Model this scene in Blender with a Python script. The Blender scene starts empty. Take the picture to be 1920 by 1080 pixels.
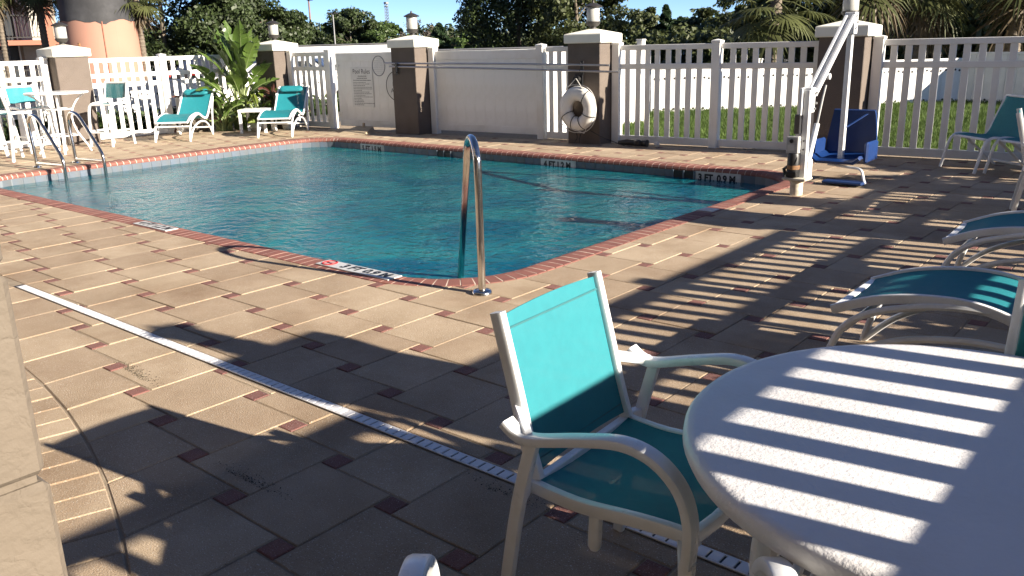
import bpy, math, random
from mathutils import Vector, Matrix
R = math.radians
sc = bpy.context.scene
COL = sc.collection
random.seed(7)

# ------------------------------------------------------------------ camera, sky, sun, exposure
cam_d = bpy.data.cameras.new('camera')
cam = bpy.data.objects.new('camera', cam_d); COL.objects.link(cam)
FWD = Vector((-0.6240, 0.7306, -0.2773)); RGT = Vector((0.7650, 0.6435, -0.0260)); UPV = Vector((-0.1594, 0.2284, 0.9604))
FWD.normalize(); RGT = (RGT - FWD * RGT.dot(FWD)).normalized(); UPV = RGT.cross(FWD)
m = Matrix((RGT, UPV, -FWD)).transposed().to_4x4(); m.translation = (0, 0, 1.55)
cam.matrix_world = m
cam_d.sensor_width = 36.0; cam_d.lens = 1596 / 1920 * 36; cam_d.clip_start = 0.02; cam_d.clip_end = 3000
sc.camera = cam

SUN_EL, SUN_AZ = R(21.6), R(9.3)          # azimuth counted from +X towards +Y
w = bpy.data.worlds.new('World'); sc.world = w; w.use_nodes = True
nt = w.node_tree; nt.nodes.clear()
sky = nt.nodes.new('ShaderNodeTexSky'); sky.sky_type = 'NISHITA'; sky.sun_disc = False
sky.sun_elevation = SUN_EL; sky.sun_rotation = R(90) - SUN_AZ
sky.air_density = 1.5; sky.dust_density = 0.0; sky.ozone_density = 4.0; sky.altitude = 9000
bg = nt.nodes.new('ShaderNodeBackground'); bg.inputs['Strength'].default_value = 0.07
wo = nt.nodes.new('ShaderNodeOutputWorld')
tint = nt.nodes.new('ShaderNodeMix'); tint.data_type = 'RGBA'; tint.blend_type = 'MULTIPLY'; tint.inputs[0].default_value = 1.0; tint.inputs[7].default_value = (.93, .85, .84, 1)
nt.links.new(sky.outputs[0], tint.inputs[6]); nt.links.new(tint.outputs[2], bg.inputs[0]); nt.links.new(bg.outputs[0], wo.inputs[0])
sun_d = bpy.data.lights.new('sun', 'SUN'); sun_d.energy = 5.0; sun_d.angle = R(0.53); sun_d.color = (1.0, 0.90, 0.76)
sun = bpy.data.objects.new('sun', sun_d); COL.objects.link(sun)
sv = Vector((math.cos(SUN_EL) * math.cos(SUN_AZ), math.cos(SUN_EL) * math.sin(SUN_AZ), math.sin(SUN_EL)))
sun.rotation_euler = sv.to_track_quat('Z', 'Y').to_euler()
sc.view_settings.view_transform = 'Standard'; sc.view_settings.look = 'None'
sc.view_settings.exposure = 1.63; sc.view_settings.gamma = 1.0
try: sc.view_settings.use_curve_mapping = False
except Exception: pass
sc.cycles.max_bounces = 8; sc.cycles.transparent_max_bounces = 16

# ------------------------------------------------------------------ materials
MATS = {}
def mat(name, col, rough=0.6, col2=None, scale=6.0, bump=0.0, bscale=None, spec=0.5, metal=0.0, rnd=None, island=None,
        trans=0.0, see=0.0, stain=None, sscale=0.6, speck=0.0, coat=0.0, detail=6.0, world=False, crack=0.0):
    """Procedural principled material: two-colour noise, optional per-object or per-island variation, large stains, speckle, bump."""
    if name in MATS: return MATS[name]
    mt = bpy.data.materials.new(name); mt.use_nodes = True
    t = mt.node_tree; N, L = t.nodes, t.links
    bs = N['Principled BSDF']; out = N['Material Output']
    bs.inputs['Roughness'].default_value = rough; bs.inputs['Metallic'].default_value = metal
    bs.inputs['Specular IOR Level'].default_value = spec
    if coat: bs.inputs['Coat Weight'].default_value = coat
    if world:
        g = N.new('ShaderNodeNewGeometry'); vec = g.outputs['Position']
    else:
        tc = N.new('ShaderNodeTexCoord'); vec = tc.outputs['Object']
    def noise(s, d=detail, r=0.55):
        n = N.new('ShaderNodeTexNoise'); n.inputs['Scale'].default_value = s; n.inputs['Detail'].default_value = d
        n.inputs['Roughness'].default_value = r; L.new(vec, n.inputs['Vector']); return n.outputs['Fac']
    def ramp(src, p0, p1):
        r = N.new('ShaderNodeMapRange'); r.inputs['From Min'].default_value = p0; r.inputs['From Max'].default_value = p1
        L.new(src, r.inputs['Value']); return r.outputs[0]
    def mix(f, a, b, mode='MIX'):
        x = N.new('ShaderNodeMix'); x.data_type = 'RGBA'; x.blend_type = mode
        if isinstance(f, float): x.inputs[0].default_value = f
        else: L.new(f, x.inputs[0])
        for k, s in ((6, a), (7, b)):
            if isinstance(s, tuple): x.inputs[k].default_value = (*s, 1)
            else: L.new(s, x.inputs[k])
        return x.outputs[2]
    c = mix(ramp(noise(scale), 0.35, 0.65), col, col2 if col2 else tuple(v * 0.86 for v in col))
    if rnd:
        oi = N.new('ShaderNodeObjectInfo'); c = mix(oi.outputs['Random'], c, mix(1.0, c, rnd, 'MULTIPLY'))
    if island:
        gi = N.new('ShaderNodeNewGeometry'); c = mix(gi.outputs['Random Per Island'], c, mix(1.0, c, island, 'MULTIPLY'))
    if stain:
        c = mix(ramp(noise(sscale, 8.0, 0.65), 0.46, 0.74), c, mix(1.0, c, stain, 'MULTIPLY'))
    if speck:
        sp = ramp(noise(220.0, 2.0), 0.62, 0.72); c = mix(sp, c, mix(float(speck), c, (1.0, 1.0, 0.95)))
        s2 = ramp(noise(150.0, 2.0), 0.38, 0.28); c = mix(s2, c, mix(1.0, c, (0.55, 0.52, 0.5), 'MULTIPLY'))
    L.new(c, bs.inputs['Base Color'])
    rn = N.new('ShaderNodeMapRange'); rn.inputs['To Min'].default_value = max(0.02, rough - 0.1); rn.inputs['To Max'].default_value = min(1, rough + 0.1)
    L.new(noise(scale * 2.3), rn.inputs['Value']); L.new(rn.outputs[0], bs.inputs['Roughness'])
    if bump:
        b = N.new('ShaderNodeBump'); b.inputs['Strength'].default_value = min(1.0, bump); b.inputs['Distance'].default_value = 0.004 if bump <= 1 else 0.004 * bump
        hh = noise(bscale or scale * 8, 4.0)
        if crack:                                    # hairline trowel cracks
            vo = N.new('ShaderNodeTexVoronoi'); vo.feature = 'DISTANCE_TO_EDGE'; vo.inputs['Scale'].default_value = crack
            dn = N.new('ShaderNodeTexNoise'); dn.inputs['Scale'].default_value = crack * 1.5; dn.inputs['Detail'].default_value = 4.0; L.new(vec, dn.inputs['Vector'])
            va = N.new('ShaderNodeVectorMath'); va.operation = 'MULTIPLY_ADD'; L.new(dn.outputs['Color'], va.inputs[0]); va.inputs[1].default_value = (.12, .12, .12); L.new(vec, va.inputs[2]); L.new(va.outputs[0], vo.inputs['Vector'])
            ma = N.new('ShaderNodeMath'); ma.operation = 'MULTIPLY_ADD'; L.new(ramp(vo.outputs['Distance'], 0.0, 0.05), ma.inputs[0]); ma.inputs[1].default_value = .07; L.new(hh, ma.inputs[2]); hh = ma.outputs[0]
        L.new(hh, b.inputs['Height']); L.new(b.outputs[0], bs.inputs['Normal'])
    if trans:
        tr = N.new('ShaderNodeBsdfTranslucent'); L.new(c, tr.inputs['Color'])
        ms = N.new('ShaderNodeMixShader'); ms.inputs[0].default_value = trans
        L.new(bs.outputs[0], ms.inputs[1]); L.new(tr.outputs[0], ms.inputs[2]); L.new(ms.outputs[0], out.inputs['Surface'])
        if see:                                      # open weave: part of the light passes straight through
            tp = N.new('ShaderNodeBsdfTransparent'); m3 = N.new('ShaderNodeMixShader'); m3.inputs[0].default_value = see
            L.new(ms.outputs[0], m3.inputs[1]); L.new(tp.outputs[0], m3.inputs[2]); L.new(m3.outputs[0], out.inputs['Surface'])
    MATS[name] = mt; return mt

vinyl = mat('white_vinyl', (.80, .79, .76), .35, (.77, .76, .73), 3, stain=(.84, .82, .78), sscale=1.4)
capm = mat('cream_stucco', (.80, .78, .68), .7, (.76, .74, .65), 5, bump=.5, bscale=90)
stucco = mat('taupe_stucco', (.132, .106, .088), .85, (.12, .096, .08), 4, bump=2.0, bscale=70, stain=(.80, .78, .75), sscale=1.5)
wallst = mat('beige_stucco', (.138, .112, .086), .85, (.122, .099, .075), 3, bump=2.3, bscale=20, crack=9, stain=(.9, .87, .84))
frame_m = mat('white_powder_coat', (.75, .765, .775), .3, (.72, .73, .74), 9, stain=(.86, .84, .8), sscale=5, coat=.2)
teal = mat('teal_sling', (.018, .245, .285), .6, (.016, .225, .265), 30, bump=.5, bscale=700, trans=.15, see=.13, stain=(.88, .95, .96), sscale=5)
dteal = mat('faded_teal_sling', (.05, .20, .22), .6, (.05, .18, .2), 30, bump=.4, bscale=500, trans=.2, see=.15)  # duller, darker teal for two stools and the armchair hem seams
steel = mat('polished_steel', (.62, .60, .57), .16, (.55, .53, .50), 12, metal=1.0)
alu = mat('brushed_aluminium', (.45, .45, .46), .35, metal=.9)
black = mat('black_plastic', (.012, .012, .013), .45)
dark = mat('dark_bronze_metal', (.03, .027, .025), .5)
glassw = mat('frosted_lamp_glass', (.42, .415, .39), .4)
tabletop = mat('textured_white_fibreglass', (.74, .73, .73), .45, (.71, .70, .70), 2.5, bump=.5, bscale=95, stain=(.90, .88, .85), sscale=2.2)
paver_m = mat('tumbled_beige_paver', (.42, .325, .225), .85, (.355, .27, .18), 3.1, bump=1.0, bscale=160, rnd=(.78, .74, .72), stain=(.66, .58, .5), sscale=1.6, speck=.5, world=True)
paver_s = mat('tumbled_beige_paver_field', (.43, .335, .23), .85, (.38, .295, .2), 2.6, bump=.8, bscale=160, island=(.84, .82, .8), stain=(.76, .7, .64), sscale=1.1, speck=.4, world=True)
red_m = mat('dark_red_paver', (.215, .092, .073), .85, (.18, .078, .062), 5, bump=1.0, bscale=160, rnd=(.8, .8, .85), speck=.3, stain=(.8, .72, .7), world=True)
coping_m = mat('terracotta_coping', (.25, .098, .072), .75, (.21, .082, .062), 9, bump=.5, bscale=120, rnd=(.74, .72, .75), world=True)
sand_m = mat('joint_sand', (.30, .24, .17), .95, (.22, .17, .12), 14, bump=1, bscale=200)
grout_m = mat('pale_grout', (.62, .52, .42), .9, (.55, .46, .37), 20)
plaster = mat('pool_plaster', (.10, .50, .56), .8, (.08, .44, .52), 1.2)
tile_m = mat('blue_waterline_tile', (.085, .125, .185), .3, (.115, .14, .18), 3, rnd=(1.0, .92, .78), stain=(.82, .78, .74), sscale=4)
drain_m = mat('white_drain_plastic', (.70, .70, .72), .4, (.66, .66, .68), 7, stain=(.85, .83, .8), sscale=3)
white_p = mat('marker_white', (.52, .52, .51), .4, stain=(.8, .78, .74), sscale=6)
ink = mat('black_ink', (.012, .012, .014), .5)
redink = mat('red_ink', (.45, .03, .03), .5)
blue = mat('blue_plastic', (.003, .028, .13), .45, (.003, .024, .11), 8)
foam = mat('white_ring_foam', (.70, .685, .65), .5, (.66, .64, .6), 6, bump=.5, bscale=60, stain=(.8, .77, .72), sscale=4)
rope_m = mat('white_rope', (.6, .58, .54), .8)
bark = mat('grey_bark', (.17, .14, .105), .9, (.10, .08, .06), 12, bump=1.5, bscale=40)
soil = mat('mulch_soil', (.16, .10, .06), .95, (.30, .22, .13), 30, bump=2, bscale=80)
asphalt = mat('grey_asphalt', (.09, .088, .085), .9, (.07, .07, .068), 4)
lawn_m = mat('lawn_green', (.10, .15, .028), .9, (.05, .085, .018), 3)
grass_m = mat('grass_blades', (.105, .16, .03), .8, (.06, .10, .018), 2, island=(.6, .7, .6), trans=.3)
def leafm(n, c, isl=(.45, .5, .45), trans=.25, rough=.55): return mat(n, c, rough, tuple(v * .7 for v in c), .7, island=isl, trans=trans)
oak_l = leafm('oak_leaves', (.062, .09, .028))
oak2_l = leafm('olive_oak_leaves', (.10, .12, .04))
pine_l = leafm('pine_needles', (.055, .10, .04))
lime_l = leafm('light_green_leaves', (.095, .15, .035))
palm_l = leafm('palm_fronds', (.115, .13, .045), (.55, .55, .5))
dry_l = leafm('dry_palm_skirt', (.16, .12, .07), (.5, .5, .5))
bird_l = mat('glossy_paradise_leaf', (.10, .155, .03), .38, (.07, .115, .025), 4, trans=.25, rnd=(.72, .8, .7))
stem_l = mat('pale_green_stalk', (.20, .25, .10), .5)
ti_l = mat('maroon_ti_leaf', (.075, .022, .02), .5, (.10, .035, .022), 6, trans=.2)
croton_l = mat('yellow_green_leaf', (.20, .23, .04), .45, (.12, .17, .03), 6, trans=.25, rnd=(.7, .75, .6))
pink = mat('pink_stucco', (.36, .19, .135), .85, (.33, .175, .125), .8, bump=.4, bscale=30)
pinkd = mat('coral_stucco', (.34, .135, .085), .85, (.31, .125, .08), .8)
tower_b = mat('black_roof_paint', (.022, .022, .024), .75, (.035, .035, .037), 1.5, stain=(2.2, 2.2, 2.2), sscale=1.2)
window_m = mat('dark_window_glass', (.03, .035, .04), .12, (.05, .055, .06), 1)
curtain = mat('pale_curtain', (.50, .48, .42), .8)
vanw = mat('white_vehicle_paint', (.78, .78, .77), .3, coat=.5)
carred = mat('dark_red_car_paint', (.06, .008, .008), .3, coat=.5)
cargrey = mat('dark_grey_car_paint', (.05, .05, .055), .3, coat=.5)
polem = mat('rusty_light_pole', (.20, .12, .09), .6)
grey_m = mat('grey_steel', (.25, .25, .25), .5, metal=.4)
rust_m = mat('orange_rust', (.35, .17, .06), .8, (.10, .06, .04), 18)
net_m = mat('grey_net', (.33, .33, .33), .8)
yellow = mat('yellow_sign', (.5, .42, .12), .6)
hedge_l = leafm('hedge_leaves', (.06, .10, .025))

# ------------------------------------------------------------------ mesh helpers
class MB:
    def __init__(s): s.v = []; s.f = []; s.sm = []
    def add(s, vs, fs, smooth=False):
        o = len(s.v); s.v += [tuple(x) for x in vs]; s.f += [tuple(i + o for i in f) for f in fs]; s.sm += [smooth] * len(fs); return s
    def box(s, c, d, rz=0.0, M=None):
        x, y, z = d[0] / 2, d[1] / 2, d[2] / 2
        vs = [Vector((a * x, b * y, e * z)) for e in (-1, 1) for b in (-1, 1) for a in (-1, 1)]
        if M is not None: vs = [M @ v for v in vs]
        elif rz: q = Matrix.Rotation(rz, 3, 'Z'); vs = [q @ v for v in vs]
        c = Vector(c)
        return s.add([v + c for v in vs], [(0, 2, 3, 1), (4, 5, 7, 6), (0, 1, 5, 4), (2, 6, 7, 3), (0, 4, 6, 2), (1, 3, 7, 5)])
    def cbox(s, c, d, b=0.004, rz=0.0, M=None):
        """box with chamfered edges"""
        X, Y, Z = d[0] / 2, d[1] / 2, d[2] / 2; b = min(b, X * .9, Y * .9, Z * .9)
        idx = {}; vs = []
        for sx in (-1, 1):
            for sy in (-1, 1):
                for sz in (-1, 1):
                    for ax, p in enumerate(((X, Y - b, Z - b), (X - b, Y, Z - b), (X - b, Y - b, Z))):
                        idx[(sx, sy, sz, ax)] = len(vs); vs.append(Vector((sx * p[0], sy * p[1], sz * p[2])))
        fs = []
        for ax in range(3):
            for sg in (-1, 1):
                o = [a for a in range(3) if a != ax]; q = []
                for u, v in ((-1, -1), (1, -1), (1, 1), (-1, 1)):
                    k = [0, 0, 0]; k[ax] = sg; k[o[0]] = u; k[o[1]] = v; q.append(idx[(*k, ax)])
                fs.append(tuple(q if (sg == 1) ^ (ax == 1) else q[::-1]))
        for a in range(3):
            p, q = [x for x in range(3) if x != a]
            for u in (-1, 1):
                for v in (-1, 1):
                    k0 = [0, 0, 0]; k0[a] = -1; k0[p] = u; k0[q] = v; k1 = list(k0); k1[a] = 1
                    fs.append((idx[(*k0, p)], idx[(*k1, p)], idx[(*k1, q)], idx[(*k0, q)]))
        for sx in (-1, 1):
            for sy in (-1, 1):
                for sz in (-1, 1): fs.append(tuple(idx[(sx, sy, sz, a)] for a in range(3)))
        if M is not None: vs = [M @ v for v in vs]
        elif rz: r = Matrix.Rotation(rz, 3, 'Z'); vs = [r @ v for v in vs]
        c = Vector(c)
        return s.add([v + c for v in vs], fs)
    def beam(s, a, b, wd, ht, b_=0.003):
        """rectangular bar from a to b; wd across (horizontal), ht in the other direction"""
        a, b = Vector(a), Vector(b); d = b - a; L = d.length; d.normalize()
        side = d.cross(Vector((0, 0, 1)))
        if side.length < 1e-4: side = Vector((0, 1, 0))
        side.normalize(); up = side.cross(d)
        M = Matrix((d, side, up)).transposed()
        return s.cbox((a + b) / 2, (L, wd, ht), b_, M=M)
    def tube(s, pts, r, n=8, prof=None, closed=False, smooth=True, up=None, caps=True):
        """sweep: r is a radius or a list of radii; prof is an optional list of (u, v) offsets (u sideways, v up)"""
        P = [Vector(p) for p in pts]; m_ = len(P)
        if prof is None: prof = [(math.cos(2 * math.pi * k / n), math.sin(2 * math.pi * k / n)) for k in range(n)]
        else: n = len(prof)
        rr = r if isinstance(r, (list, tuple)) else [r] * m_
        T = []
        for i in range(m_):
            a = P[(i - 1) % m_] if (i > 0 or closed) else P[i]; b = P[(i + 1) % m_] if (i < m_ - 1 or closed) else P[i]
            T.append((b - a).normalized())
        if up is not None: nrm = Vector(up)
        else: nrm = Vector((0, 0, 1)) if abs(T[0].z) < .9 else Vector((1, 0, 0))
        vs = []
        for i in range(m_):
            nrm = Vector(up) if up is not None else nrm
            nrm = nrm - T[i] * nrm.dot(T[i])
            if nrm.length < 1e-5: nrm = T[i].orthogonal()
            nrm.normalize(); bi = T[i].cross(nrm)
            vs += [P[i] + (bi * u + nrm * v) * rr[i] for u, v in prof]
        fs = []
        for i in range(m_ if closed else m_ - 1):
            j = (i + 1) % m_
            for k in range(n):
                l = (k + 1) % n; fs.append((i * n + k, i * n + l, j * n + l, j * n + k))
        if caps and not closed: fs += [tuple(range(n))[::-1], tuple((m_ - 1) * n + k for k in range(n))]
        return s.add(vs, fs, smooth)
    def lathe(s, prof, c=(0, 0, 0), n=24, smooth=True):
        c = Vector(c); vs = []; fs = []
        for r, z in prof: vs += [c + Vector((r * math.cos(2 * math.pi * k / n), r * math.sin(2 * math.pi * k / n), z)) for k in range(n)]
        for i in range(len(prof) - 1):
            for k in range(n):
                l = (k + 1) % n; fs.append((i * n + k, i * n + l, (i + 1) * n + l, (i + 1) * n + k))
        if prof[0][0] > 1e-4: fs.append(tuple(range(n))[::-1])
        if prof[-1][0] > 1e-4: fs.append(tuple((len(prof) - 1) * n + k for k in range(n)))
        return s.add(vs, fs, smooth)
    def grid(s, rows, smooth=True):
        n = len(rows[0]); vs = [p for r in rows for p in r]
        fs = [(i * n + k, i * n + k + 1, (i + 1) * n + k + 1, (i + 1) * n + k) for i in range(len(rows) - 1) for k in range(n - 1)]
        return s.add(vs, fs, smooth)
    def thick_grid(s, rows, t, smooth=True):
        """grid with a second skin t below along Z-ish normal, edges closed"""
        nr, n = len(rows), len(rows[0]); V = [[Vector(p) for p in r] for r in rows]; low = []
        for i in range(nr):
            rr = []
            for k in range(n):
                du = V[min(i + 1, nr - 1)][k] - V[max(i - 1, 0)][k]; dv = V[i][min(k + 1, n - 1)] - V[i][max(k - 1, 0)]
                nn = du.cross(dv).normalized(); rr.append(V[i][k] - nn * t)
            low.append(rr)
        o = len(s.v); s.grid(V, smooth); s.grid(low, smooth)
        f0 = [f for f in s.f[-(nr - 1) * (n - 1):]]; s.f[-(nr - 1) * (n - 1):] = [f[::-1] for f in f0]
        q = nr * n; E = []
        for k in range(n - 1): E += [(k + 1, k, q + k, q + k + 1), ((nr - 1) * n + k, (nr - 1) * n + k + 1, q + (nr - 1) * n + k + 1, q + (nr - 1) * n + k)]
        for i in range(nr - 1): E += [(i * n, (i + 1) * n, q + (i + 1) * n, q + i * n), ((i + 1) * n + n - 1, i * n + n - 1, q + i * n + n - 1, q + (i + 1) * n + n - 1)]
        s.f += [tuple(x + o for x in f) for f in E]; s.sm += [False] * len(E); return s
    def poly(s, pts2, z): return s.add([(p[0], p[1], z) for p in pts2], [tuple(range(len(pts2)))])
    def prism(s, pts2, z0, z1, b=0.0, bz=None):
        """extruded polygon (CCW) with a chamfered upper edge of width b"""
        n = len(pts2); c = Vector((sum(p[0] for p in pts2) / n, sum(p[1] for p in pts2) / n))
        bz = bz if bz is not None else b
        ins = inset(pts2, b) if b else pts2
        vs = [(p[0], p[1], z0) for p in pts2] + [(p[0], p[1], z1 - bz) for p in pts2] + [(p[0], p[1], z1) for p in ins]
        fs = [tuple(range(n))[::-1], tuple(2 * n + k for k in range(n))]
        for k in range(n):
            l = (k + 1) % n; fs += [(k, l, n + l, n + k)]
            if b: fs += [(n + k, n + l, 2 * n + l, 2 * n + k)]
        if not b:
            vs = vs[:n] + vs[2 * n:]
            fs = [tuple(range(n))[::-1], tuple(n + k for k in range(n))] + [(k, (k + 1) % n, n + (k + 1) % n, n + k) for k in range(n)]
        return s.add(vs, fs)
    def merge(s, o, M=None):
        return s_add(s, o, M)
def s_add(s, o, M):
    k = len(s.v); s.v += [tuple(M @ Vector(v)) if M is not None else v for v in o.v]
    s.f += [tuple(i + k for i in f) for f in o.f]; s.sm += o.sm; return s
def inset(P, b):
    n = len(P); out = []
    for i in range(n):
        p0, p1, p2 = Vector(P[i - 1]), Vector(P[i]), Vector(P[(i + 1) % n])
        d1 = (p1 - p0); d2 = (p2 - p1)
        if d1.length < 1e-6 or d2.length < 1e-6: out.append(tuple(p1)); continue
        d1.normalize(); d2.normalize()
        n1 = Vector((-d1.y, d1.x)); n2 = Vector((-d2.y, d2.x)); k = 1 + n1.dot(n2)
        q = p1 + (n1 + n2) * (b / max(k, .35)); out.append((q.x, q.y))
    return out
def clip(P, a, nrm):
    """keep the part of polygon P where (p - a).nrm >= 0"""
    out = []; n = len(P)
    for i in range(n):
        p, q = P[i], P[(i + 1) % n]
        dp = (p[0] - a[0]) * nrm[0] + (p[1] - a[1]) * nrm[1]; dq = (q[0] - a[0]) * nrm[0] + (q[1] - a[1]) * nrm[1]
        if dp >= 0: out.append(p)
        if dp * dq < 0: t = dp / (dp - dq); out.append((p[0] + (q[0] - p[0]) * t, p[1] + (q[1] - p[1]) * t))
    res = []
    for p in out:
        if not res or math.hypot(p[0] - res[-1][0], p[1] - res[-1][1]) > .004: res.append(p)
    if len(res) > 1 and math.hypot(res[0][0] - res[-1][0], res[0][1] - res[-1][1]) <= .004: res.pop()
    return res
def area(P): return .5 * sum(P[i][0] * P[(i + 1) % len(P)][1] - P[(i + 1) % len(P)][0] * P[i][1] for i in range(len(P)))
def rmat(loc=(0, 0, 0), rz=0.0): return Matrix.Translation(loc) @ Matrix.Rotation(rz, 4, 'Z')
def mesh(name, mb, mt, M=None):
    me = bpy.data.meshes.new(name)
    vs = [tuple(M @ Vector(v)) for v in mb.v] if M is not None else mb.v
    me.from_pydata(vs, [], mb.f); me.polygons.foreach_set('use_smooth', mb.sm)
    if mt is not None: me.materials.append(mt)
    me.update()
    if any(mb.sm):
        try: me.set_sharp_from_angle(angle=R(42))
        except Exception: pass
    return me
def thing(name, label, cat, loc=(0, 0, 0), rz=0.0, group=None):
    o = bpy.data.objects.new(name, None); COL.objects.link(o); o.location = loc; o.rotation_euler = (0, 0, rz)
    o.empty_display_size = .1; o['label'] = label; o['category'] = cat
    if group: o['group'] = group
    return o
def tag(o, label, cat, group=None):
    o['label'] = label; o['category'] = cat
    if group: o['group'] = group
    return o
def wm(o):
    M = Matrix.LocRotScale(o.location, o.rotation_euler, o.scale); return wm(o.parent) @ M if o.parent else M
def part(parent, name, mb, mt, local=True, kind=None):
    """a mesh child; mb in the parent's own space (local) or in world space"""
    M = None if local else wm(parent).inverted()
    o = bpy.data.objects.new(name, mesh(name, mb, mt, M)); COL.objects.link(o); o.parent = parent
    if kind: o['kind'] = kind
    return o
def inst(parent, name, me, loc, rz=0.0, rot=None, scale=None):
    o = bpy.data.objects.new(name, me); COL.objects.link(o); o.parent = parent; o.location = loc
    o.rotation_euler = rot if rot else (0, 0, rz)
    if scale: o.scale = scale
    return o
def solo(name, mb, mt, loc=(0, 0, 0), rz=0.0, kind=None, world=True):
    M = rmat(loc, rz).inverted() if world else None
    o = bpy.data.objects.new(name, mesh(name, mb, mt, M)); COL.objects.link(o); o.location = loc; o.rotation_euler = (0, 0, rz)
    if kind: o['kind'] = kind
    return o
def dup(root, label, loc, rz=0.0, scale=None):
    def cp(o, par):
        c = o.copy(); COL.objects.link(c); c.parent = par
        for ch in KIDS.get(o, []): cp(ch, c)
        return c
    KIDS.clear()
    for o in bpy.data.objects:
        if o.parent: KIDS.setdefault(o.parent, []).append(o)
    r = cp(root, None); r.location = loc; r.rotation_euler = (0, 0, rz); r['label'] = label
    if scale: r.scale = scale
    return r
KIDS = {}
def arc(c, r, a0, a1, n): return [(c[0] + r * math.cos(a0 + (a1 - a0) * k / n), c[1] + r * math.sin(a0 + (a1 - a0) * k / n)) for k in range(n + 1)]
def smooth_path(P, n=6):
    """Catmull-Rom through the points"""
    P = [Vector(p) for p in P]; out = []
    for i in range(len(P) - 1):
        p0, p1, p2, p3 = P[max(i - 1, 0)], P[i], P[i + 1], P[min(i + 2, len(P) - 1)]
        for k in range(n):
            t = k / n; out.append(.5 * ((2 * p1) + (p2 - p0) * t + (2 * p0 - 5 * p1 + 4 * p2 - p3) * t * t + (3 * p1 - p0 - 3 * p2 + p3) * t ** 3))
    out.append(P[-1]); return out
def text_mb(s, size, sx=1.0, extrude=0.0, bold=0.0, align='CENTER'):
    """flat lettering as polygons in the XY plane"""
    cu = bpy.data.curves.new('lettering', 'FONT'); cu.body = s; cu.size = size; cu.align_x = align; cu.align_y = 'CENTER'
    cu.offset = bold; cu.resolution_u = 3; cu.extrude = extrude
    ob = bpy.data.objects.new('lettering', cu); COL.objects.link(ob)
    dg = bpy.context.evaluated_depsgraph_get(); me = bpy.data.meshes.new_from_object(ob.evaluated_get(dg))
    mb = MB(); mb.add([(v.co.x * sx, v.co.y, v.co.z) for v in me.vertices], [tuple(p.vertices) for p in me.polygons])
    bpy.data.objects.remove(ob); bpy.data.curves.remove(cu); bpy.data.meshes.remove(me)
    return mb
def place(mb, M): return MB().merge(mb, M)
def face_matrix(o, xdir, ydir):
    x = Vector(xdir).normalized(); y = Vector(ydir).normalized(); z = x.cross(y)
    M = Matrix((x, y, z)).transposed().to_4x4(); M.translation = o; return M
def in_view(p, mg=0.06):
    d = Vector(p) - Vector((0, 0, 1.55)); z = d.dot(FWD)
    if z < .1: return False
    x = d.dot(RGT) / z * 1596 / 960; y = d.dot(UPV) / z * 1596 / 540
    return abs(x) < 1 + mg and abs(y) < 1 + mg
def cam_d2(p): return (Vector(p) - Vector((0, 0, 1.55))).length

# ------------------------------------------------------------------ setting: ground, deck, pool
def yf(x): return 11.59 + .075 * (x + 4)          # centre line of the fence behind the pool
FA = math.atan(.075)
XR = .87                                          # right-hand fence line
XL = -16.12                                       # left-hand fence line
PX0, PX1, PY0, PY1, PR = -12.84, -3.555, 3.66, 9.76, .86     # outer edge of the coping, corner radius

def ring4(x0, x1, y0, y1, hx0, hx1, hy0, hy1, z):
    mb = MB()
    for a, b, c, d in ((x0, x1, y0, hy0), (x0, x1, hy1, y1), (x0, hx0, hy0, hy1), (hx1, x1, hy0, hy1)):
        mb.poly([(a, c), (b, c), (b, d), (a, d)], z)
    return mb
field_m = mat('field_grass_ground', (.075, .095, .03), .95, (.13, .11, .055), .15, island=None, stain=(.7, .7, .6), sscale=.05, world=True)
solo('ground', ring4(-900, 900, -900, 900, -12.9, -3.4, 3.3, 9.9, -.06), field_m, kind='structure')
pk = MB(); pk.poly([(-120, -30), (-18.2, -30), (-18.2, 9), (-9.2, 13.5), (-9.2, 15), (-30, 90), (-120, 90)], -.045)
solo('parking_lot', pk, asphalt, kind='structure')
lw = MB(); lw.poly([(-8.7, yf(-8.7) + .25), (8, yf(8) + .25), (8, 20.5), (-5, 21.5), (-9.9, 16.4), (-9.3, 14.0)], -.03)
solo('lawn', lw, lawn_m, kind='structure')

def rrect(d, n=14):
    """rounded rectangle d inside the coping's outer edge, CCW"""
    r = PR - d; P = []
    for cx, cy, a in ((PX1 - PR, PY0 + PR, -math.pi / 2), (PX1 - PR, PY1 - PR, 0), (PX0 + PR, PY1 - PR, math.pi / 2), (PX0 + PR, PY0 + PR, math.pi)):
        P += arc((cx, cy), r, a, a + math.pi / 2, n)
    return P
deck = solo('pool_deck', ring4(-16.6, 1.12, -2.2, 11.9, PX0 + .15, PX1 - .15, PY0 + .15, PY1 - .15, -.0055), sand_m, kind='structure', world=True)
mb = MB(); L = rrect(.15); q = len(L) // 4
for k, (cx, cy) in enumerate(((PX1 - .15, PY0 + .15), (PX1 - .15, PY1 - .15), (PX0 + .15, PY1 - .15), (PX0 + .15, PY0 + .15))):
    mb.add([(cx, cy, -.0055)] + [(p[0], p[1], -.0055) for p in L[k * q:(k + 1) * q]], [(0, i + 2, i + 1) for i in range(q - 1)])
part(deck, 'corner_bed', mb, sand_m)

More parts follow.
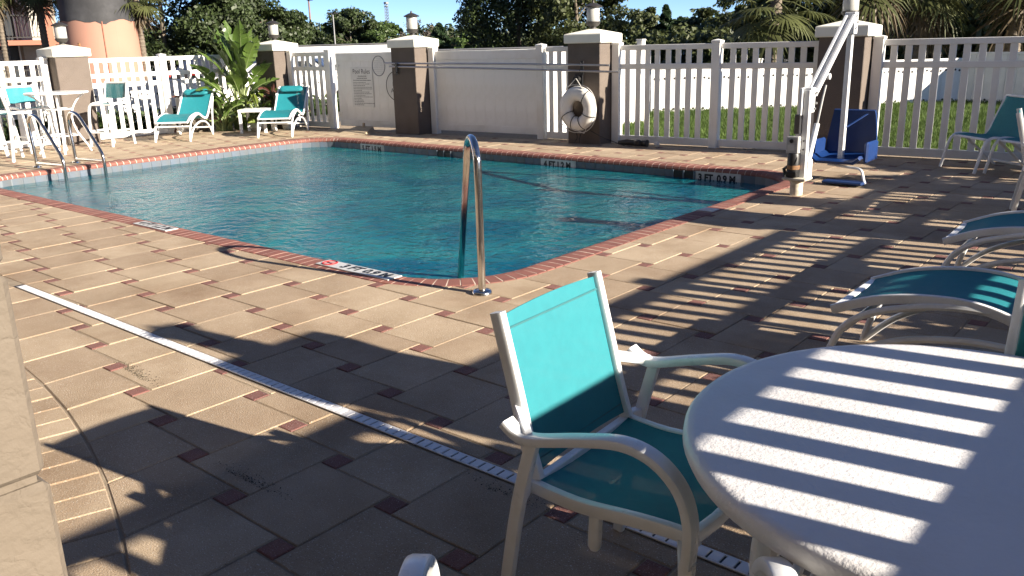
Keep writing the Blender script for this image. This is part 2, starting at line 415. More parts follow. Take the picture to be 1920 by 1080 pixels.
# paving: one large and one small square repeated on a turned lattice
PA, PB = .4137, .0936
LO = Vector((-5.8184, 2.6610)); LU = Vector((PA, -PB)); LV = Vector((PB, PA))
DY, DW = 2.145, .030                               # trench drain line and half width
CC, CR = (-5.34, -6.27), 7.8                       # curved joint at the left of the foreground
def pool_clip(P):
    c = (sum(p[0] for p in P) / len(P), sum(p[1] for p in P) / len(P)); e = .10
    x0, x1, y0, y1, r = PX0 + e, PX1 - e, PY0 + e, PY1 - e, PR - e
    if not (x0 - .6 < c[0] < x1 + .6 and y0 - .6 < c[1] < y1 + .6): return P
    ix, iy = min(max(c[0], x0 + r), x1 - r), min(max(c[1], y0 + r), y1 - r)
    if ix != c[0] and iy != c[1]:                   # corner: tangent of the arc
        d = Vector((c[0] - ix, c[1] - iy)).normalized(); return clip(P, (ix + d.x * r, iy + d.y * r), d)
    ds = [(c[0] - x0, (x0, 0), (-1, 0)), (x1 - c[0], (x1, 0), (1, 0)), (c[1] - y0, (0, y0), (0, -1)), (y1 - c[1], (0, y1), (0, 1))]
    _, a, n = min(ds); 
    P = clip(P, a, n)
    return P
def sq(x, y, s): return [(x, y), (x + s, y), (x + s, y + s), (x, y + s)]
tiles = {'paver': [], 'red_paver': []}
for near in (0, 1):
    off = Vector((.022, -.078)) if near else Vector((0, 0))
    for i in range(-40, 45):
        for j in range(-40, 45):
            c = LO + LU * i + LV * j + off
            if not (-17.2 < c.x < 1.3 and -2.6 < c.y < 12.4): continue
            if near != (c.y < DY) and abs(c.y - DY) > .6: continue
            for kind, P in (('red_paver', sq(c.x - PB / 2, c.y - PB / 2, PB)), ('paver', sq(c.x + PB / 2, c.y - PB / 2, PA))):
                A0 = area(P)
                P = clip(P, (0, DY - DW - .004), (0, -1)) if near else clip(P, (0, DY + DW + .004), (0, 1))
                if len(P) < 3: continue
                P = pool_clip(P)
                if len(P) < 3: continue
                P = clip(P, (0, yf(0) - .16), (.075, -1)); P = clip(P, (XL + .02, 0), (1, 0)) if len(P) > 2 else P
                P = clip(P, (XR + .16, 0), (-1, 0)) if len(P) > 2 else P
                if near and len(P) > 2:
                    cx = sum(p[0] for p in P) / len(P); cy = sum(p[1] for p in P) / len(P)
                    d = Vector((cx - CC[0], cy - CC[1]))
                    if cx < -.4 and d.length < CR + .5:
                        d.normalize(); P = clip(P, (CC[0] + d.x * (CR - .001), CC[1] + d.y * (CR - .001)), d)
                if len(P) < 3: continue
                A1 = area(P)
                if A1 < .0012: continue
                cx = sum(p[0] for p in P) / len(P); cy = sum(p[1] for p in P) / len(P)
                tiles[kind].append((cam_d2((cx, cy, 0)) * (1 if in_view((cx, cy, 0), .12) else 40) / math.sqrt(A1 / A0 + .05), cx, cy, P, abs(A1 - A0) < 1e-5))
full = {}
for kind, S, mt in (('paver', PA, paver_m), ('red_paver', PB, red_m)):
    g = .0028; mb = MB().prism(sq(-S / 2 + g, -S / 2 + g, S - 2 * g), -.035, 0, .0036, .0036); full[kind] = mesh(kind, mb, mt)
rs = random.Random(3)
for kind, mt, mt2 in (('paver', paver_m, paver_s), ('red_paver', red_m, red_m)):
    tiles[kind].sort(key=lambda t: t[0]); rest = MB()
    for n, (_, cx, cy, P, whole) in enumerate(tiles[kind]):
        dz = rs.uniform(-.002, .0015)
        if n < 300:
            if whole: inst(deck, kind, full[kind], (cx, cy, dz), rot=(rs.gauss(0, .0022), rs.gauss(0, .0022), rs.gauss(0, .003)))
            else:
                mb = MB().prism(inset([(p[0] - cx, p[1] - cy) for p in P], .0035), -.035, 0, .006, .005)
                inst(deck, kind, mesh(kind, mb, mt), (cx, cy, dz))
        else: rest.prism(inset(P, .0035), -.02, dz, .006, .005)
    o = part(deck, kind + '_field', rest, mt2, kind='stuff')
for k in range(26):                                 # soldier course inside the curved joint
    a0 = R(96) - k * .0205 * 1.0; a1 = a0 - .0205 + .0006
    P = [(CC[0] + r * math.cos(a), CC[1] + r * math.sin(a)) for r, a in ((CR - .62, a1), (CR - .004, a1), (CR - .004, a0), (CR - .62, a0))]
    cx = sum(p[0] for p in P) / 4; cy = sum(p[1] for p in P) / 4
    part_ = MB().prism([(p[0] - cx, p[1] - cy) for p in P], -.03, 0, .005, .004)
    inst(deck, 'border_paver', mesh('border_paver', part_, paver_m), (cx, cy, rs.uniform(-.002, .001)))
mb = MB()                                           # paving right beside the building, inside the soldier course
for k in range(9):
    for j in range(7):
        x, y = -5.2 + k * .42, -2.2 + j * .42
        if math.hypot(x + .2 - CC[0], y + .2 - CC[1]) < CR - .95: mb.prism(sq(x, y, .413), -.02, -.002, .006)
part(deck, 'inner_paver_field', mb, paver_s, kind='stuff')

# trench drain: slotted white grate in one-metre lengths over a dark channel
dr = thing('trench_drain', 'long narrow white slotted drain strip running across the beige paving', 'drain', (-6.3, DY, 0))
mb = MB().box((3.6, 0, -.012), (7.4, .060, .020)); part(dr, 'channel', mb, black)
mb = MB(); mb.beam((-.0, -.0265, -.004), (1.0, -.0265, -.004), .007, .012, .001).beam((-.0, .0265, -.004), (1.0, .0265, -.004), .007, .012, .001)
for k in range(21): mb.cbox((.024 + k * .0476, 0, -.003), (.0385, .047, .011), .0015)
gm = mesh('grate', mb, drain_m)
for k in range(7): inst(dr, 'grate', gm, (k * 1.002 - .05, 0, .001))

# pool
pool = solo('swimming_pool', MB(), plaster, kind='structure')
W = rrect(.214); n = len(W)
def floor_z(x): return -.95 - .62 * (PX1 - x) / (PX1 - PX0)
mb = MB(); mb.add([(p[0], p[1], -.05) for p in W] + [(p[0], p[1], floor_z(p[0])) for p in W], [(k, n + k, n + (k + 1) % n, (k + 1) % n) for k in range(n)])
mb.add([(p[0], p[1], floor_z(p[0])) for p in W] + [(-8.2, 6.6, floor_z(-8.2))], [(k, (k + 1) % n, n) for k in range(n)])
part(pool, 'basin', mb, plaster)
def walk(P, step):
    """positions and tangents every step along the closed path P"""
    n = len(P); seg = [(Vector(P[(i + 1) % n]) - Vector(P[i])).length for i in range(n)]; tot = sum(seg); cnt = round(tot / step); st = tot / cnt; out = []; i = 0; acc = 0
    for k in range(cnt):
        s = (k + .5) * st
        while acc + seg[i] < s: acc += seg[i]; i += 1
        a, b = Vector(P[i]), Vector(P[(i + 1) % n]); t = (s - acc) / seg[i] if seg[i] > 1e-9 else 0
        out.append((a + (b - a) * t, (b - a).normalized(), st))
    return out
PRF = [(0, -.05), (0, -.002), (.006, .004), (.14, .006), (.185, .003), (.214, -.012), (.227, -.035), (.221, -.055), (.20, -.062)]   # outer edge to bullnose
def coping_mesh(wd, scale=1.0):
    mb = MB(); vs = []
    for s in (-1, 1):
        vs += [(s * (wd / 2) * (1 - .12 * (u / .22) * scale), u, z) for u, z in PRF]
    k = len(PRF); fs = [(i, k + i, k + i + 1, i + 1) for i in range(k - 1)] + [(k - 1, 2 * k - 1, k, 0)]
    fs += [tuple(range(k)), tuple(range(2 * k - 1, k - 1, -1))]
    return mb.add(vs, fs)
cm = mesh('coping_brick', coping_mesh(.0885, 0), coping_m); cmc = mesh('coping_brick', coping_mesh(.0885, 1.75), coping_m)
ST = rrect(.10)
for p, t, st in walk(rrect(0), .0985):
    corner = (p.x < PX0 + PR or p.x > PX1 - PR) and (p.y < PY0 + PR or p.y > PY1 - PR)
    inst(pool, 'coping_brick', cmc if corner else cm, (p.x, p.y, rs.uniform(-.001, .001)), math.atan2(t.y, t.x))
mb = MB(); rings = [rrect(d) for d in (0, .02, .14, .185, .212, .224, .219)]; zs = (-.006, .003, .0048, .0015, -.0135, -.036, -.05)
for a in range(6):
    A, B = rings[a], rings[a + 1]; m_ = len(A)
    mb.add([(p[0], p[1], zs[a]) for p in A] + [(p[0], p[1], zs[a + 1]) for p in B], [(k, (k + 1) % m_, m_ + (k + 1) % m_, m_ + k) for k in range(m_)])
part(pool, 'mortar_bed', mb, grout_m)
mb = MB(); A, B = rrect(.2156), rrect(.2156); m_ = len(A)
mb.add([(p[0], p[1], -.05) for p in A] + [(p[0], p[1], -.215) for p in A], [(k, m_ + k, m_ + (k + 1) % m_, (k + 1) % m_) for k in range(m_)]); part(pool, 'tile_grout', mb, mat('grey_tile_grout', (.16, .18, .2), .9))
tm = mesh('wall_tile', MB().cbox((0, .004, -.127), (.150, .008, .150), .003), tile_m)
for p, t, st in walk(rrect(.213), .1535): inst(pool, 'wall_tile', tm, (p.x, p.y, 0), math.atan2(t.y, t.x))
def marker(o, xd, yd, s, wd, ht, size, nodive=False, stretch=1.0, faded=False):
    """white plate with black depth lettering; o is the centre of its face"""
    M = face_matrix(o, xd, yd)
    pl = part(pool, 'depth_marker', place(MB().cbox((0, 0, -.004), (wd, ht, .010), .002), M), white_p)
    tx = text_mb(s, size, stretch, bold=.006)
    part(pl, 'lettering', place(tx, M @ Matrix.Translation((.09 if nodive else 0, 0, .002))), ink)
    if nodive:
        mb = MB(); c = (-wd / 2 + .09, 0)
        ringp = [(c[0] + .055 * math.cos(a * .31416), .055 * math.sin(a * .31416), .002) for a in range(20)]; mb.tube(ringp, .006, 4, closed=True)
        mb.beam((c[0] - .04, -.04, .002), (c[0] + .04, .04, .002), .008, .003)
        part(pl, 'no_diving_symbol', place(mb, M), redink)
        mb = MB(); mb.beam((c[0] - .045, .012, .0015), (c[0] + .03, -.008, .0015), .018, .002); mb.lathe([(0, 0), (.013, 0), (.013, .002), (0, .002)], (c[0] + .04, -.018, .001), 10)
        mb.beam((c[0] - .05, -.045, .0015), (c[0] + .05, -.04, .0015), .007, .002)
        part(pl, 'swimmer_symbol', place(mb, M), ink)
for xc, s in ((-11.17, '5 FT 1.5 M.'), (-7.235, '4 FT.1.2 M.'), (-4.79, '3 FT. 0.9 M.')):
    marker((xc, PY1 - .214 - .012, -.123), (1, 0, 0), (0, 0, 1), s, .61 if xc > -11 else .6, .155, .118, stretch=.92)
marker((-4.69, PY0 + .125, .012), (1, 0, 0), (0, 1, 0), '3 FT 0.9 M', .80, .135, .115, True, 1.0)
marker((-7.5, PY0 + .085, .012), (1, 0.0, 0), (0.0, 1, 0), '4 FT 1.2 M', .60, .125, .12)
marker((PX1 - .10, 7.12, .011), (0, 1, 0), (-1, 0, 0), '', .15, .15, .1)
for xc in (-9.46, -5.25):
    mb = MB(); mb.box((xc, PY1 - .229, -.125), (.30, .02, .14)); f = part(pool, 'skimmer_opening', mb, black)
    fr = MB()
    for dx in (-.15, 0, .15): fr.box((xc + dx, PY1 - .239, -.125), (.02, .02, .15))
    part(f, 'skimmer_frame', fr, tile_m)

# water
def water_material():
    mt = bpy.data.materials.new('pool_water'); mt.use_nodes = True; t = mt.node_tree; N, L = t.nodes, t.links; N.clear()
    out = N.new('ShaderNodeOutputMaterial'); g = N.new('ShaderNodeNewGeometry')
    def noise(s, d, dist=0.0, sc_=(1, 1, 1), rot=0.0, r=.5):
        mp = N.new('ShaderNodeMapping'); mp.inputs['Scale'].default_value = sc_; mp.inputs['Rotation'].default_value = (0, 0, rot); L.new(g.outputs['Position'], mp.inputs[0])
        n = N.new('ShaderNodeTexNoise'); n.inputs['Scale'].default_value = s; n.inputs['Detail'].default_value = d; n.inputs['Distortion'].default_value = dist
        n.inputs['Roughness'].default_value = r; L.new(mp.outputs[0], n.inputs['Vector']); return n.outputs['Fac']
    def math_(op, a, b):
        x = N.new('ShaderNodeMath'); x.operation = op
        for k, v in enumerate((a, b)):
            if isinstance(v, float): x.inputs[k].default_value = v
            else: L.new(v, x.inputs[k])
        return x.outputs[0]
    h = math_('ADD', math_('MULTIPLY', noise(1.3, 3, .8), .45), math_('ADD', math_('MULTIPLY', noise(6.5, 3, .6, (1, 1.5, 1), .4), .46), math_('MULTIPLY', noise(19, 3, .3), .17)))
    b = N.new('ShaderNodeBump'); b.inputs['Strength'].default_value = 1.0; b.inputs['Distance'].default_value = .055; L.new(h, b.inputs['Height'])
    fr = N.new('ShaderNodeFresnel'); fr.inputs['IOR'].default_value = 1.21; L.new(b.outputs[0], fr.inputs['Normal'])
    gl = N.new('ShaderNodeBsdfGlossy'); gl.inputs['Roughness'].default_value = .02; L.new(b.outputs[0], gl.inputs['Normal'])
    tr = N.new('ShaderNodeBsdfTransparent'); tr.inputs['Color'].default_value = (.42, .92, .96, 1)
    mx = N.new('ShaderNodeMix'); mx.data_type = 'RGBA'; mr = N.new('ShaderNodeMapRange'); mr.inputs['From Min'].default_value = .38; mr.inputs['From Max'].default_value = .66
    L.new(noise(.75, 5, 1.6, r=.62), mr.inputs['Value']); L.new(mr.outputs[0], mx.inputs[0])
    mx.inputs[6].default_value = (.0, .19, .30, 1); mx.inputs[7].default_value = (.04, .40, .42, 1)
    df = N.new('ShaderNodeBsdfDiffuse'); L.new(mx.outputs[2], df.inputs['Color']); L.new(b.outputs[0], df.inputs['Normal'])
    m1 = N.new('ShaderNodeMixShader'); m1.inputs[0].default_value = .36; L.new(tr.outputs[0], m1.inputs[1]); L.new(df.outputs[0], m1.inputs[2])
    m2 = N.new('ShaderNodeMixShader'); L.new(fr.outputs[0], m2.inputs[0]); L.new(m1.outputs[0], m2.inputs[1]); L.new(gl.outputs[0], m2.inputs[2])
    L.new(m2.outputs[0], out.inputs['Surface']); return mt
mb = MB(); mb.poly(rrect(.210), -.142)
solo('water', mb, water_material(), kind='structure')

# mulch strips along the fences
def pebbles(name, pts, wd, cnt, mt, seed, size=(.012, .03), z=-.02, gs=0.0):
    rr = random.Random(seed); mb = MB()
    for _ in range(cnt):
        t = rr.random() * (len(pts) - 1); i = int(t); f = t - i
        x = pts[i][0] + (pts[i + 1][0] - pts[i][0]) * f + rr.uniform(-.1, .1); y = pts[i][1] + (pts[i + 1][1] - pts[i][1]) * f + rr.uniform(-wd, wd) + abs(rr.gauss(0, gs)); s = rr.uniform(*size)
        v = [Vector((rr.gauss(0, 1), rr.gauss(0, 1), rr.gauss(0, .5))).normalized() * s + Vector((x, y, z)) for _ in range(4)]
        mb.add(v, [(0, 1, 2), (0, 3, 1), (1, 3, 2), (0, 2, 3)])
    return solo(name, mb, mt, kind='stuff')
mb = MB(); mb.poly([(-16.1, yf(-16.1) - .15), (2, yf(2) - .15), (2, yf(2) + .5), (-16.1, yf(-16.1) + .5)], -.022); solo('mulch_bed', mb, soil, kind='structure')
moss_m = mat('dark_moss', (.035, .032, .018), .95, (.06, .05, .03), 30)
for k, (x, y, dx, dy, n_) in enumerate(((-4.05, 1.80, .17, -.02, 380), (-2.62, 1.52, .16, .0, 260), (-1.80, 2.03, .14, .0, 200))):
    pebbles('moss', [(x - dx, y - dy), (x + dx, y + dy)], .0, n_, moss_m, 60 + k, (.0015, .0045), .0005, .026)
pebbles('gravel', [(-8.8, yf(-8.8) + .02), (1, yf(1) + .02)], .13, 3600, mat('tan_pebbles', (.26, .16, .09), .9, (.45, .32, .2), 40, island=(.5, .5, .5)), 5)

# ------------------------------------------------------------------ pillars, lamps, fences
def pillar(label, x, y, rz, lamp_label, lamp=True):
    t = thing('pillar', label, 'pillar', (x, y, 0), rz, 'stucco pillars of the pool fence')
    part(t, 'shaft', MB().cbox((0, 0, .745), (.57, .57, 1.53), .008), stucco)
    mb = MB().cbox((0, 0, 1.575), (.66, .66, .135), .012)
    mb.add([(-.325, -.325, 1.641), (.325, -.325, 1.641), (.325, .325, 1.641), (-.325, .325, 1.641), (0, 0, 1.725)], [(0, 1, 4), (1, 2, 4), (2, 3, 4), (3, 0, 4), (3, 2, 1, 0)])
    part(t, 'cap', mb, capm)
    if lamp:
        l = thing('pillar_lamp', lamp_label, 'lamp', (x, y, 1.70), rz, 'lanterns on the pillars')
        part(l, 'base', MB().lathe([(.05, -.03), (.05, .05), (.075, .055), (.105, .09), (.112, .115), (.10, .12), (0, .12)], n=20), dark)
        part(l, 'shade', MB().lathe([(.094, .12), (.097, .125), (.097, .325), (.094, .33)], n=24), glassw)
        part(l, 'lid', MB().lathe([(.085, .325), (.135, .327), (.14, .345), (.12, .352), (.05, .385), (.02, .392), (.018, .41), (.012, .425), (0, .43)], n=24), dark)
pillar('taupe stucco pillar with cream cap behind the bar table', -16.08, 6.83, 0, 'lantern lamp on the pillar behind the bar table')
pillar('taupe stucco pillar half hidden by the big leafy plant', -15.28, 10.67, FA, 'lantern lamp on the pillar beside the big leafy plant')
pillar('taupe stucco pillar between the two solid white gates, pole ends tied across it', -11.50, 10.93, FA, 'lantern lamp on the pillar between the two solid gates')
pillar('taupe stucco pillar carrying the white life ring', -7.80, 11.205, FA, 'lantern lamp on the pillar with the life ring')
pillar('taupe stucco pillar standing behind the white pool lift', -4.03, 11.50, FA, 'lantern lamp on the pillar behind the pool lift')
pillar('taupe stucco pillar of the side fence nearest the round table', .55, 3.1, 0, 'lantern lamp on the side fence pillar nearest the round table')
pillar('taupe stucco pillar of the side fence beyond the sun loungers', .55, 7.55, 0, 'lantern lamp on the side fence pillar beyond the loungers')
pillar('taupe stucco pillar at the corner of the side fence', .55, 11.84, 0, 'lantern lamp on the corner pillar of the side fence')

def post_mb(x):
    mb = MB().cbox((x, 0, .735), (.127, .127, 1.49), .006); mb.cbox((x, 0, 1.485), (.142, .142, .035), .006)
    mb.add([(x - .07, -.07, 1.502), (x + .07, -.07, 1.502), (x + .07, .07, 1.502), (x - .07, .07, 1.502), (x, 0, 1.522)], [(0, 1, 4), (1, 2, 4), (2, 3, 4), (3, 0, 4)])
    return mb
PK = mesh('picket', MB().cbox((0, 0, .745), (.08, .022, 1.31), .003), vinyl)
def picket_fence(label, p0, p1, posts=(), step=.1655, group='white picket fence panels'):
    """panel from p0 to p1 (plan); posts are distances along it"""
    a, b = Vector(p0), Vector(p1); d = b - a; Ln = d.length; rz = math.atan2(d.y, d.x)
    t = thing('picket_fence', label, 'fence', (a.x, a.y, 0), rz, group)
    part(t, 'top_rail', MB().cbox((Ln / 2, 0, 1.425), (Ln, .052, .075), .005), vinyl)
    part(t, 'middle_rail', MB().cbox((Ln / 2, 0, 1.15), (Ln, .048, .078), .005), vinyl)
    part(t, 'bottom_rail', MB().cbox((Ln / 2, 0, .066), (Ln, .048, .105), .005), vinyl)
    for x in posts: part(t, 'post', post_mb(x), vinyl)
    k = step * .55
    while k < Ln - .03:
        if all(abs(k - x) > .10 for x in posts): inst(t, 'picket', PK, (k + rs.gauss(0, .0025), rs.gauss(0, .0012), 0), rot=(rs.gauss(0, .002), rs.gauss(0, .0028), rs.gauss(0, .02)))
        k += step
    return t
def solid_gate(label, p0, p1, posts, leaf0, leaf1):
    a, b = Vector(p0), Vector(p1); d = b - a; Ln = d.length; rz = math.atan2(d.y, d.x)
    t = thing('solid_gate', label, 'gate', (a.x, a.y, 0), rz, 'solid white gates')
    w = (leaf1 - leaf0); n = max(1, round(w / .21))
    part(t, 'top_rail', MB().cbox((leaf0 + w / 2, 0, 1.36), (w, .05, .15), .006), vinyl)
    part(t, 'bottom_rail', MB().cbox((leaf0 + w / 2, 0, .12), (w, .05, .12), .006), vinyl)
    pm = mesh('plank', MB().cbox((0, 0, .73), (w / n - .0008, .034, 1.13), .0014), vinyl)
    for k in range(n): inst(t, 'plank', pm, (leaf0 + (k + .5) * w / n, 0, 0))
    for x in posts: part(t, 'post', post_mb(x), vinyl)
    hg = MB()
    for z in (.3, 1.2): hg.box((leaf0 + .03, -.03, z), (.1, .012, .05))
    part(t, 'hinge', hg, vinyl)
    return t
def fp(x): return (x, yf(x))
picket_fence('white picket fence bay between corner pillar and pool rules gate', fp(-15.0), fp(-13.75), (.08, 1.2))
g1 = solid_gate('solid white gate bearing the printed pool rules', fp(-13.68), fp(-11.79), (), .08, 1.86)
g2 = solid_gate('solid plain white gate between the two middle pillars', fp(-11.21), fp(-8.80), (.07, 2.38), .14, 2.31)
picket_fence('short white picket bay left of the life ring pillar', fp(-8.74), fp(-8.09), (.60,))
picket_fence('white picket fence between the life ring pillar and the pool lift', fp(-7.51), fp(-4.32), (.07, 1.68))
picket_fence('white picket fence behind the sling chairs, right of the lift seat', fp(-3.74), fp(.26), (.07, 2.05))
picket_fence('sunlit white picket fence beside the bar stools, cut by the picture edge', (XL, 2.2), (XL, 6.54), (2.1, 4.26))
picket_fence('sunlit white picket fence behind the left sun lounger', (XL, 7.12), (XL, 10.4), (1.53,))
picket_fence('white picket side fence throwing striped shadows over the round table', (XR, -2.2), (XR, 2.81), (.2, 2.3))
picket_fence('white picket side fence beside the sun loungers', (XR, 3.39), (XR, 7.26), (1.93,))
picket_fence('white picket side fence beyond the far pillar of the loungers', (XR, 7.84), (XR, 11.55), (1.86,))

# low solid fences beyond
def solid_fence(label, p0, p1, h, step, posts=(), bolts=True):
    a, b = Vector(p0), Vector(p1); d = b - a; Ln = d.length; rz = math.atan2(d.y, d.x)
    t = thing('solid_fence', label, 'fence', (a.x, a.y, 0), rz, 'low solid white fences beyond the pool')
    n = round(Ln / step); pm = mesh('plank', MB().cbox((0, 0, h / 2 - .01), (Ln / n - .004, .03, h - .02), .004), vinyl)
    for k in range(n): inst(t, 'plank', pm, ((k + .5) * Ln / n, 0, 0))
    part(t, 'top_rail', MB().cbox((Ln / 2, 0, h), (Ln, .06, .05), .006), vinyl)
    for x in posts: part(t, 'post', MB().cbox((x, 0, h / 2 + .06), (.12, .12, h + .14), .006).cbox((x, 0, h + .13), (.14, .14, .03), .006), vinyl)
    if bolts:
        mb = MB()
        for k in range(n):
            for x, z in (((k + .35) * Ln / n, h * .76), ((k + .8) * Ln / n, h * .74), ((k + .3) * Ln / n, .06)):
                mb.lathe([(.026, 0), (.026, .006), (0, .006)], (0, 0, 0), 6)
                M = Matrix.Translation((x, -.015, z)) @ Matrix.Rotation(R(90), 4, 'X')
                q = len(mb.v) - 18; mb.v[q:] = [tuple(M @ Vector(v)) for v in mb.v[q:]]
        part(t, 'bolt_heads', mb, dark, kind='stuff')
    return t
solid_fence('tall solid white fence running back from the short picket bay', (-8.86, 11.3), (-8.86, 14.35), 1.40, .21, (1.0, 3.0), False)
solid_fence('low solid white fence across the lawn, bolted planks in full sun', (-9.9, 16.4), (-4.98, 21.5), .93, .22, (2.4, 4.9))
solid_fence('low shaded white fence at the far right end of the lawn', (-4.9, 21.52), (5.0, 19.2), 1.05, .22, (2.0, 4.0, 6.0))
solid_fence('low solid white fence behind the left picket fence, hedge at its foot', (-17.6, -1.0), (-17.6, 16), .95, .24, (), True)

# signs on the gate
def gate_sign():
    z0 = math.radians(0)
    X = Vector((math.cos(FA), math.sin(FA), 0)); Z = Vector((0, 0, 1)); n = Vector((math.sin(FA), -math.cos(FA), 0))
    def at(x, z, off=.030): return Vector((x, yf(x), z)) + n * off
    t = thing('pool_rules_sign', 'printed pool rules notice on the solid white gate', 'sign', tuple(at(-12.92, .82)))
    M = face_matrix(at(-12.92, .80), X, Z)
    part(t, 'panel', place(MB().cbox((0, 0, -.003), (.58, .74, .006), .001), M), mat('sign_panel_white', (.74, .735, .71), .4), local=False)
    part(t, 'heading', place(text_mb('Pool Rules', .125, .86), M @ Matrix.Translation((0, .29, .0015))), ink, local=False)
    mb = MB(); rr = random.Random(12); y = .205
    for k, wd in enumerate((.2, .26, .46, .34, .42, .28, .47, .5, .22, .4, .46, .30, .46, .2, .24, .22, .5, .24)):
        x = -.235 if k > 2 else -wd / 2
        e = x + wd
        while x < e:
            l = rr.uniform(.018, .05); mb.box((x + l / 2, y, .0012), (l, .010 if k > 2 else .014, .001)); x += l + .009
        y -= .038 if k < 3 else .030
    part(t, 'small_print', place(mb, M), mat('grey_ink', (.12, .12, .12), .5), local=False, kind='stuff')
    c = (-12.02, .83)
    t = thing('no_diving_sign', 'round no diving allowed sign half hidden behind the middle pillar', 'sign', tuple(at(c[0], c[1])))
    M = face_matrix(at(c[0], c[1]), X, Z)
    part(t, 'disc', place(MB().lathe([(.275, -.002), (.275, .002), (0, .002)], n=40), M), MATS['sign_panel_white'], local=False)
    part(t, 'ring', place(MB().tube([(.265 * math.cos(a * math.pi / 20), .265 * math.sin(a * math.pi / 20), .003) for a in range(40)], .007, 4, closed=True), M), ink, local=False)
    part(t, 'lettering', place(text_mb('No\nDiving\nAllowed', .115, .95), M @ Matrix.Translation((.03, .03, .003))), ink, local=False)
    mb = MB(); mb.lathe([(.028, 0), (.028, .002), (0, .002)], (0, -.14, .002), 12); mb.beam((-.03, -.2, .003), (.05, -.235, .003), .02, .002); mb.beam((-.02, -.17, .003), (.06, -.19, .003), .02, .002)
    part(t, 'diver_symbol', place(mb, M), ink, local=False)
gate_sign()

# poles hung across the two middle pillars, life ring, hook
sk = thing('skimmer_net', 'long aluminium pole with a pool skimmer net at its left end', 'pool net', (-11.95, 10.80, 1.245))
part(sk, 'pole', MB().tube([(-11.95, 10.62, 1.245), (-9.6, 10.77, 1.222), (-7.27, 10.86, 1.185)], .016, 8), alu, local=False)
fr = [(-12.12 + .17 * math.cos(a) * 1.0 - .03, 10.66, 1.20 + .175 * math.sin(a) + .0) for a in [k * math.pi / 12 for k in range(24)]]
fr = [(x, y, z) for x, y, z in fr]
part(sk, 'net_frame', MB().tube(fr, .009, 6, closed=True), net_m, local=False)
mb = MB()
for k in range(9):
    u = -.13 + k * .0325; h_ = math.sqrt(max(0, .165 ** 2 - u * u)); mb.tube([(-12.15 + u, 10.66, 1.20 - h_), (-12.15 + u, 10.675, 1.20), (-12.15 + u, 10.66, 1.20 + h_)], .0012, 3)
    mb.tube([(-12.15 - h_, 10.66, 1.20 + u), (-12.15, 10.675, 1.20 + u), (-12.15 + h_, 10.66, 1.20 + u)], .0012, 3)
part(sk, 'mesh', mb, net_m, local=False)
bp = thing('brush_pole', 'lower long aluminium pole tied across the two middle pillars', 'pole', (-11.8, 10.8, 1.19))
part(bp, 'pole', MB().tube([(-11.8, 10.61, 1.19), (-9.5, 10.76, 1.145), (-7.1, 10.86, 1.09)], .016, 8), alu, local=False)
part(bp, 'tip', MB().tube([(-11.80, 10.61, 1.19), (-11.72, 10.61, 1.205), (-11.66, 10.615, 1.19), (-11.58, 10.62, 1.195)], .008, 6), rope_m, local=False)
for x, y, l in ((-11.62, 10.615, 'dark bracket under the poles on the pillar between the gates'), (-7.78, 10.89, 'dark bracket holding poles above the life ring')):
    t = thing('pole_bracket', l, 'bracket', (x, y, 1.15), 0, 'pole brackets')
    part(t, 'plate', MB().cbox((0, -.005, .0), (.06, .012, .2), .002), black); part(t, 'hook', MB().tube([(0, -.01, .06), (0, -.05, .05), (0, -.06, .09)], .008, 6).tube([(0, -.01, -.06), (0, -.06, -.07), (0, -.07, -.03)], .008, 6), black)
lr = thing('life_ring', 'white life ring hanging with ropes on the stucco pillar', 'life ring', (-7.80, 10.80, .545))
rc = []
mb = MB()
nr, nc = 40, 14
for i in range(nr):
    a = 2 * math.pi * i / nr; row = []
    for k in range(nc):
        b = 2 * math.pi * k / nc; rad = .225 + .108 * math.cos(b); row.append((rad * math.cos(a), -.085 * math.sin(b) * (1.0), rad * math.sin(a) * 1.02))
    rc.append(row + [row[0]])
mb.grid(rc + [rc[0]])
part(lr, 'ring', mb, foam)
rp = MB()
P = []
for k in range(49):
    a = 2 * math.pi * k / 48; rad = .345 + .022 * abs(math.sin(2 * a)) ; P.append((rad * math.cos(a), -.02, rad * math.sin(a) * 1.03))
rp.tube(P, .0055, 5); rp.tube([(-.20, -.06, .27), (-.01, -.04, .45), (.0, -.04, .45), (.16, -.07, .27)], .006, 5); rp.tube([(.2, -.05, -.27), (.15, -.05, -.36), (.05, -.06, -.33), (-.1, -.06, -.3)], .006, 5)
part(lr, 'rope', rp, rope_m)
st = MB()
for a in (R(48), R(205), R(250), R(290), R(335)):
    st.tube([((.225 + .112 * math.cos(b)) * math.cos(a + .08 * math.cos(b)), -.09 * math.sin(b), (.225 + .112 * math.cos(b)) * math.sin(a + .08 * math.cos(b))) for b in [k * math.pi / 8 for k in range(16)]], .006, 5, closed=True)
part(lr, 'strap', st, black)
part(lr, 'lettering', place(text_mb('*A*', .035), Matrix.Translation((-.03, -.092, .225)) @ Matrix.Rotation(R(90), 4, 'X')), ink) if False else None
hk = thing('rope_hook', 'black throw rope hook on the pillar above the life ring', 'hook', (-7.84, 10.885, .95))
part(hk, 'backplate', MB().cbox((0, .0, .02), (.16, .02, .16), .01), black); part(hk, 'spool', MB().tube([(0, -.0, .03), (0, -.09, .03)], .05, 12).tube([(-.12, -.02, -.10), (.02, -.06, .02)], .03, 8), black)
rl = MB().tube(smooth_path([(-7.9, 10.87, .22), (-7.86, 10.86, .1), (-7.9, 10.84, .02)], 5), .006, 5).tube(smooth_path([(-7.75, 10.86, .24), (-7.81, 10.86, .1), (-7.8, 10.84, .02)], 5), .006, 5).tube(smooth_path([(-7.6, 10.84, .22), (-7.3, 10.8, .12), (-7.0, 10.78, .05), (-6.95, 10.8, .03)], 6), .006, 5)
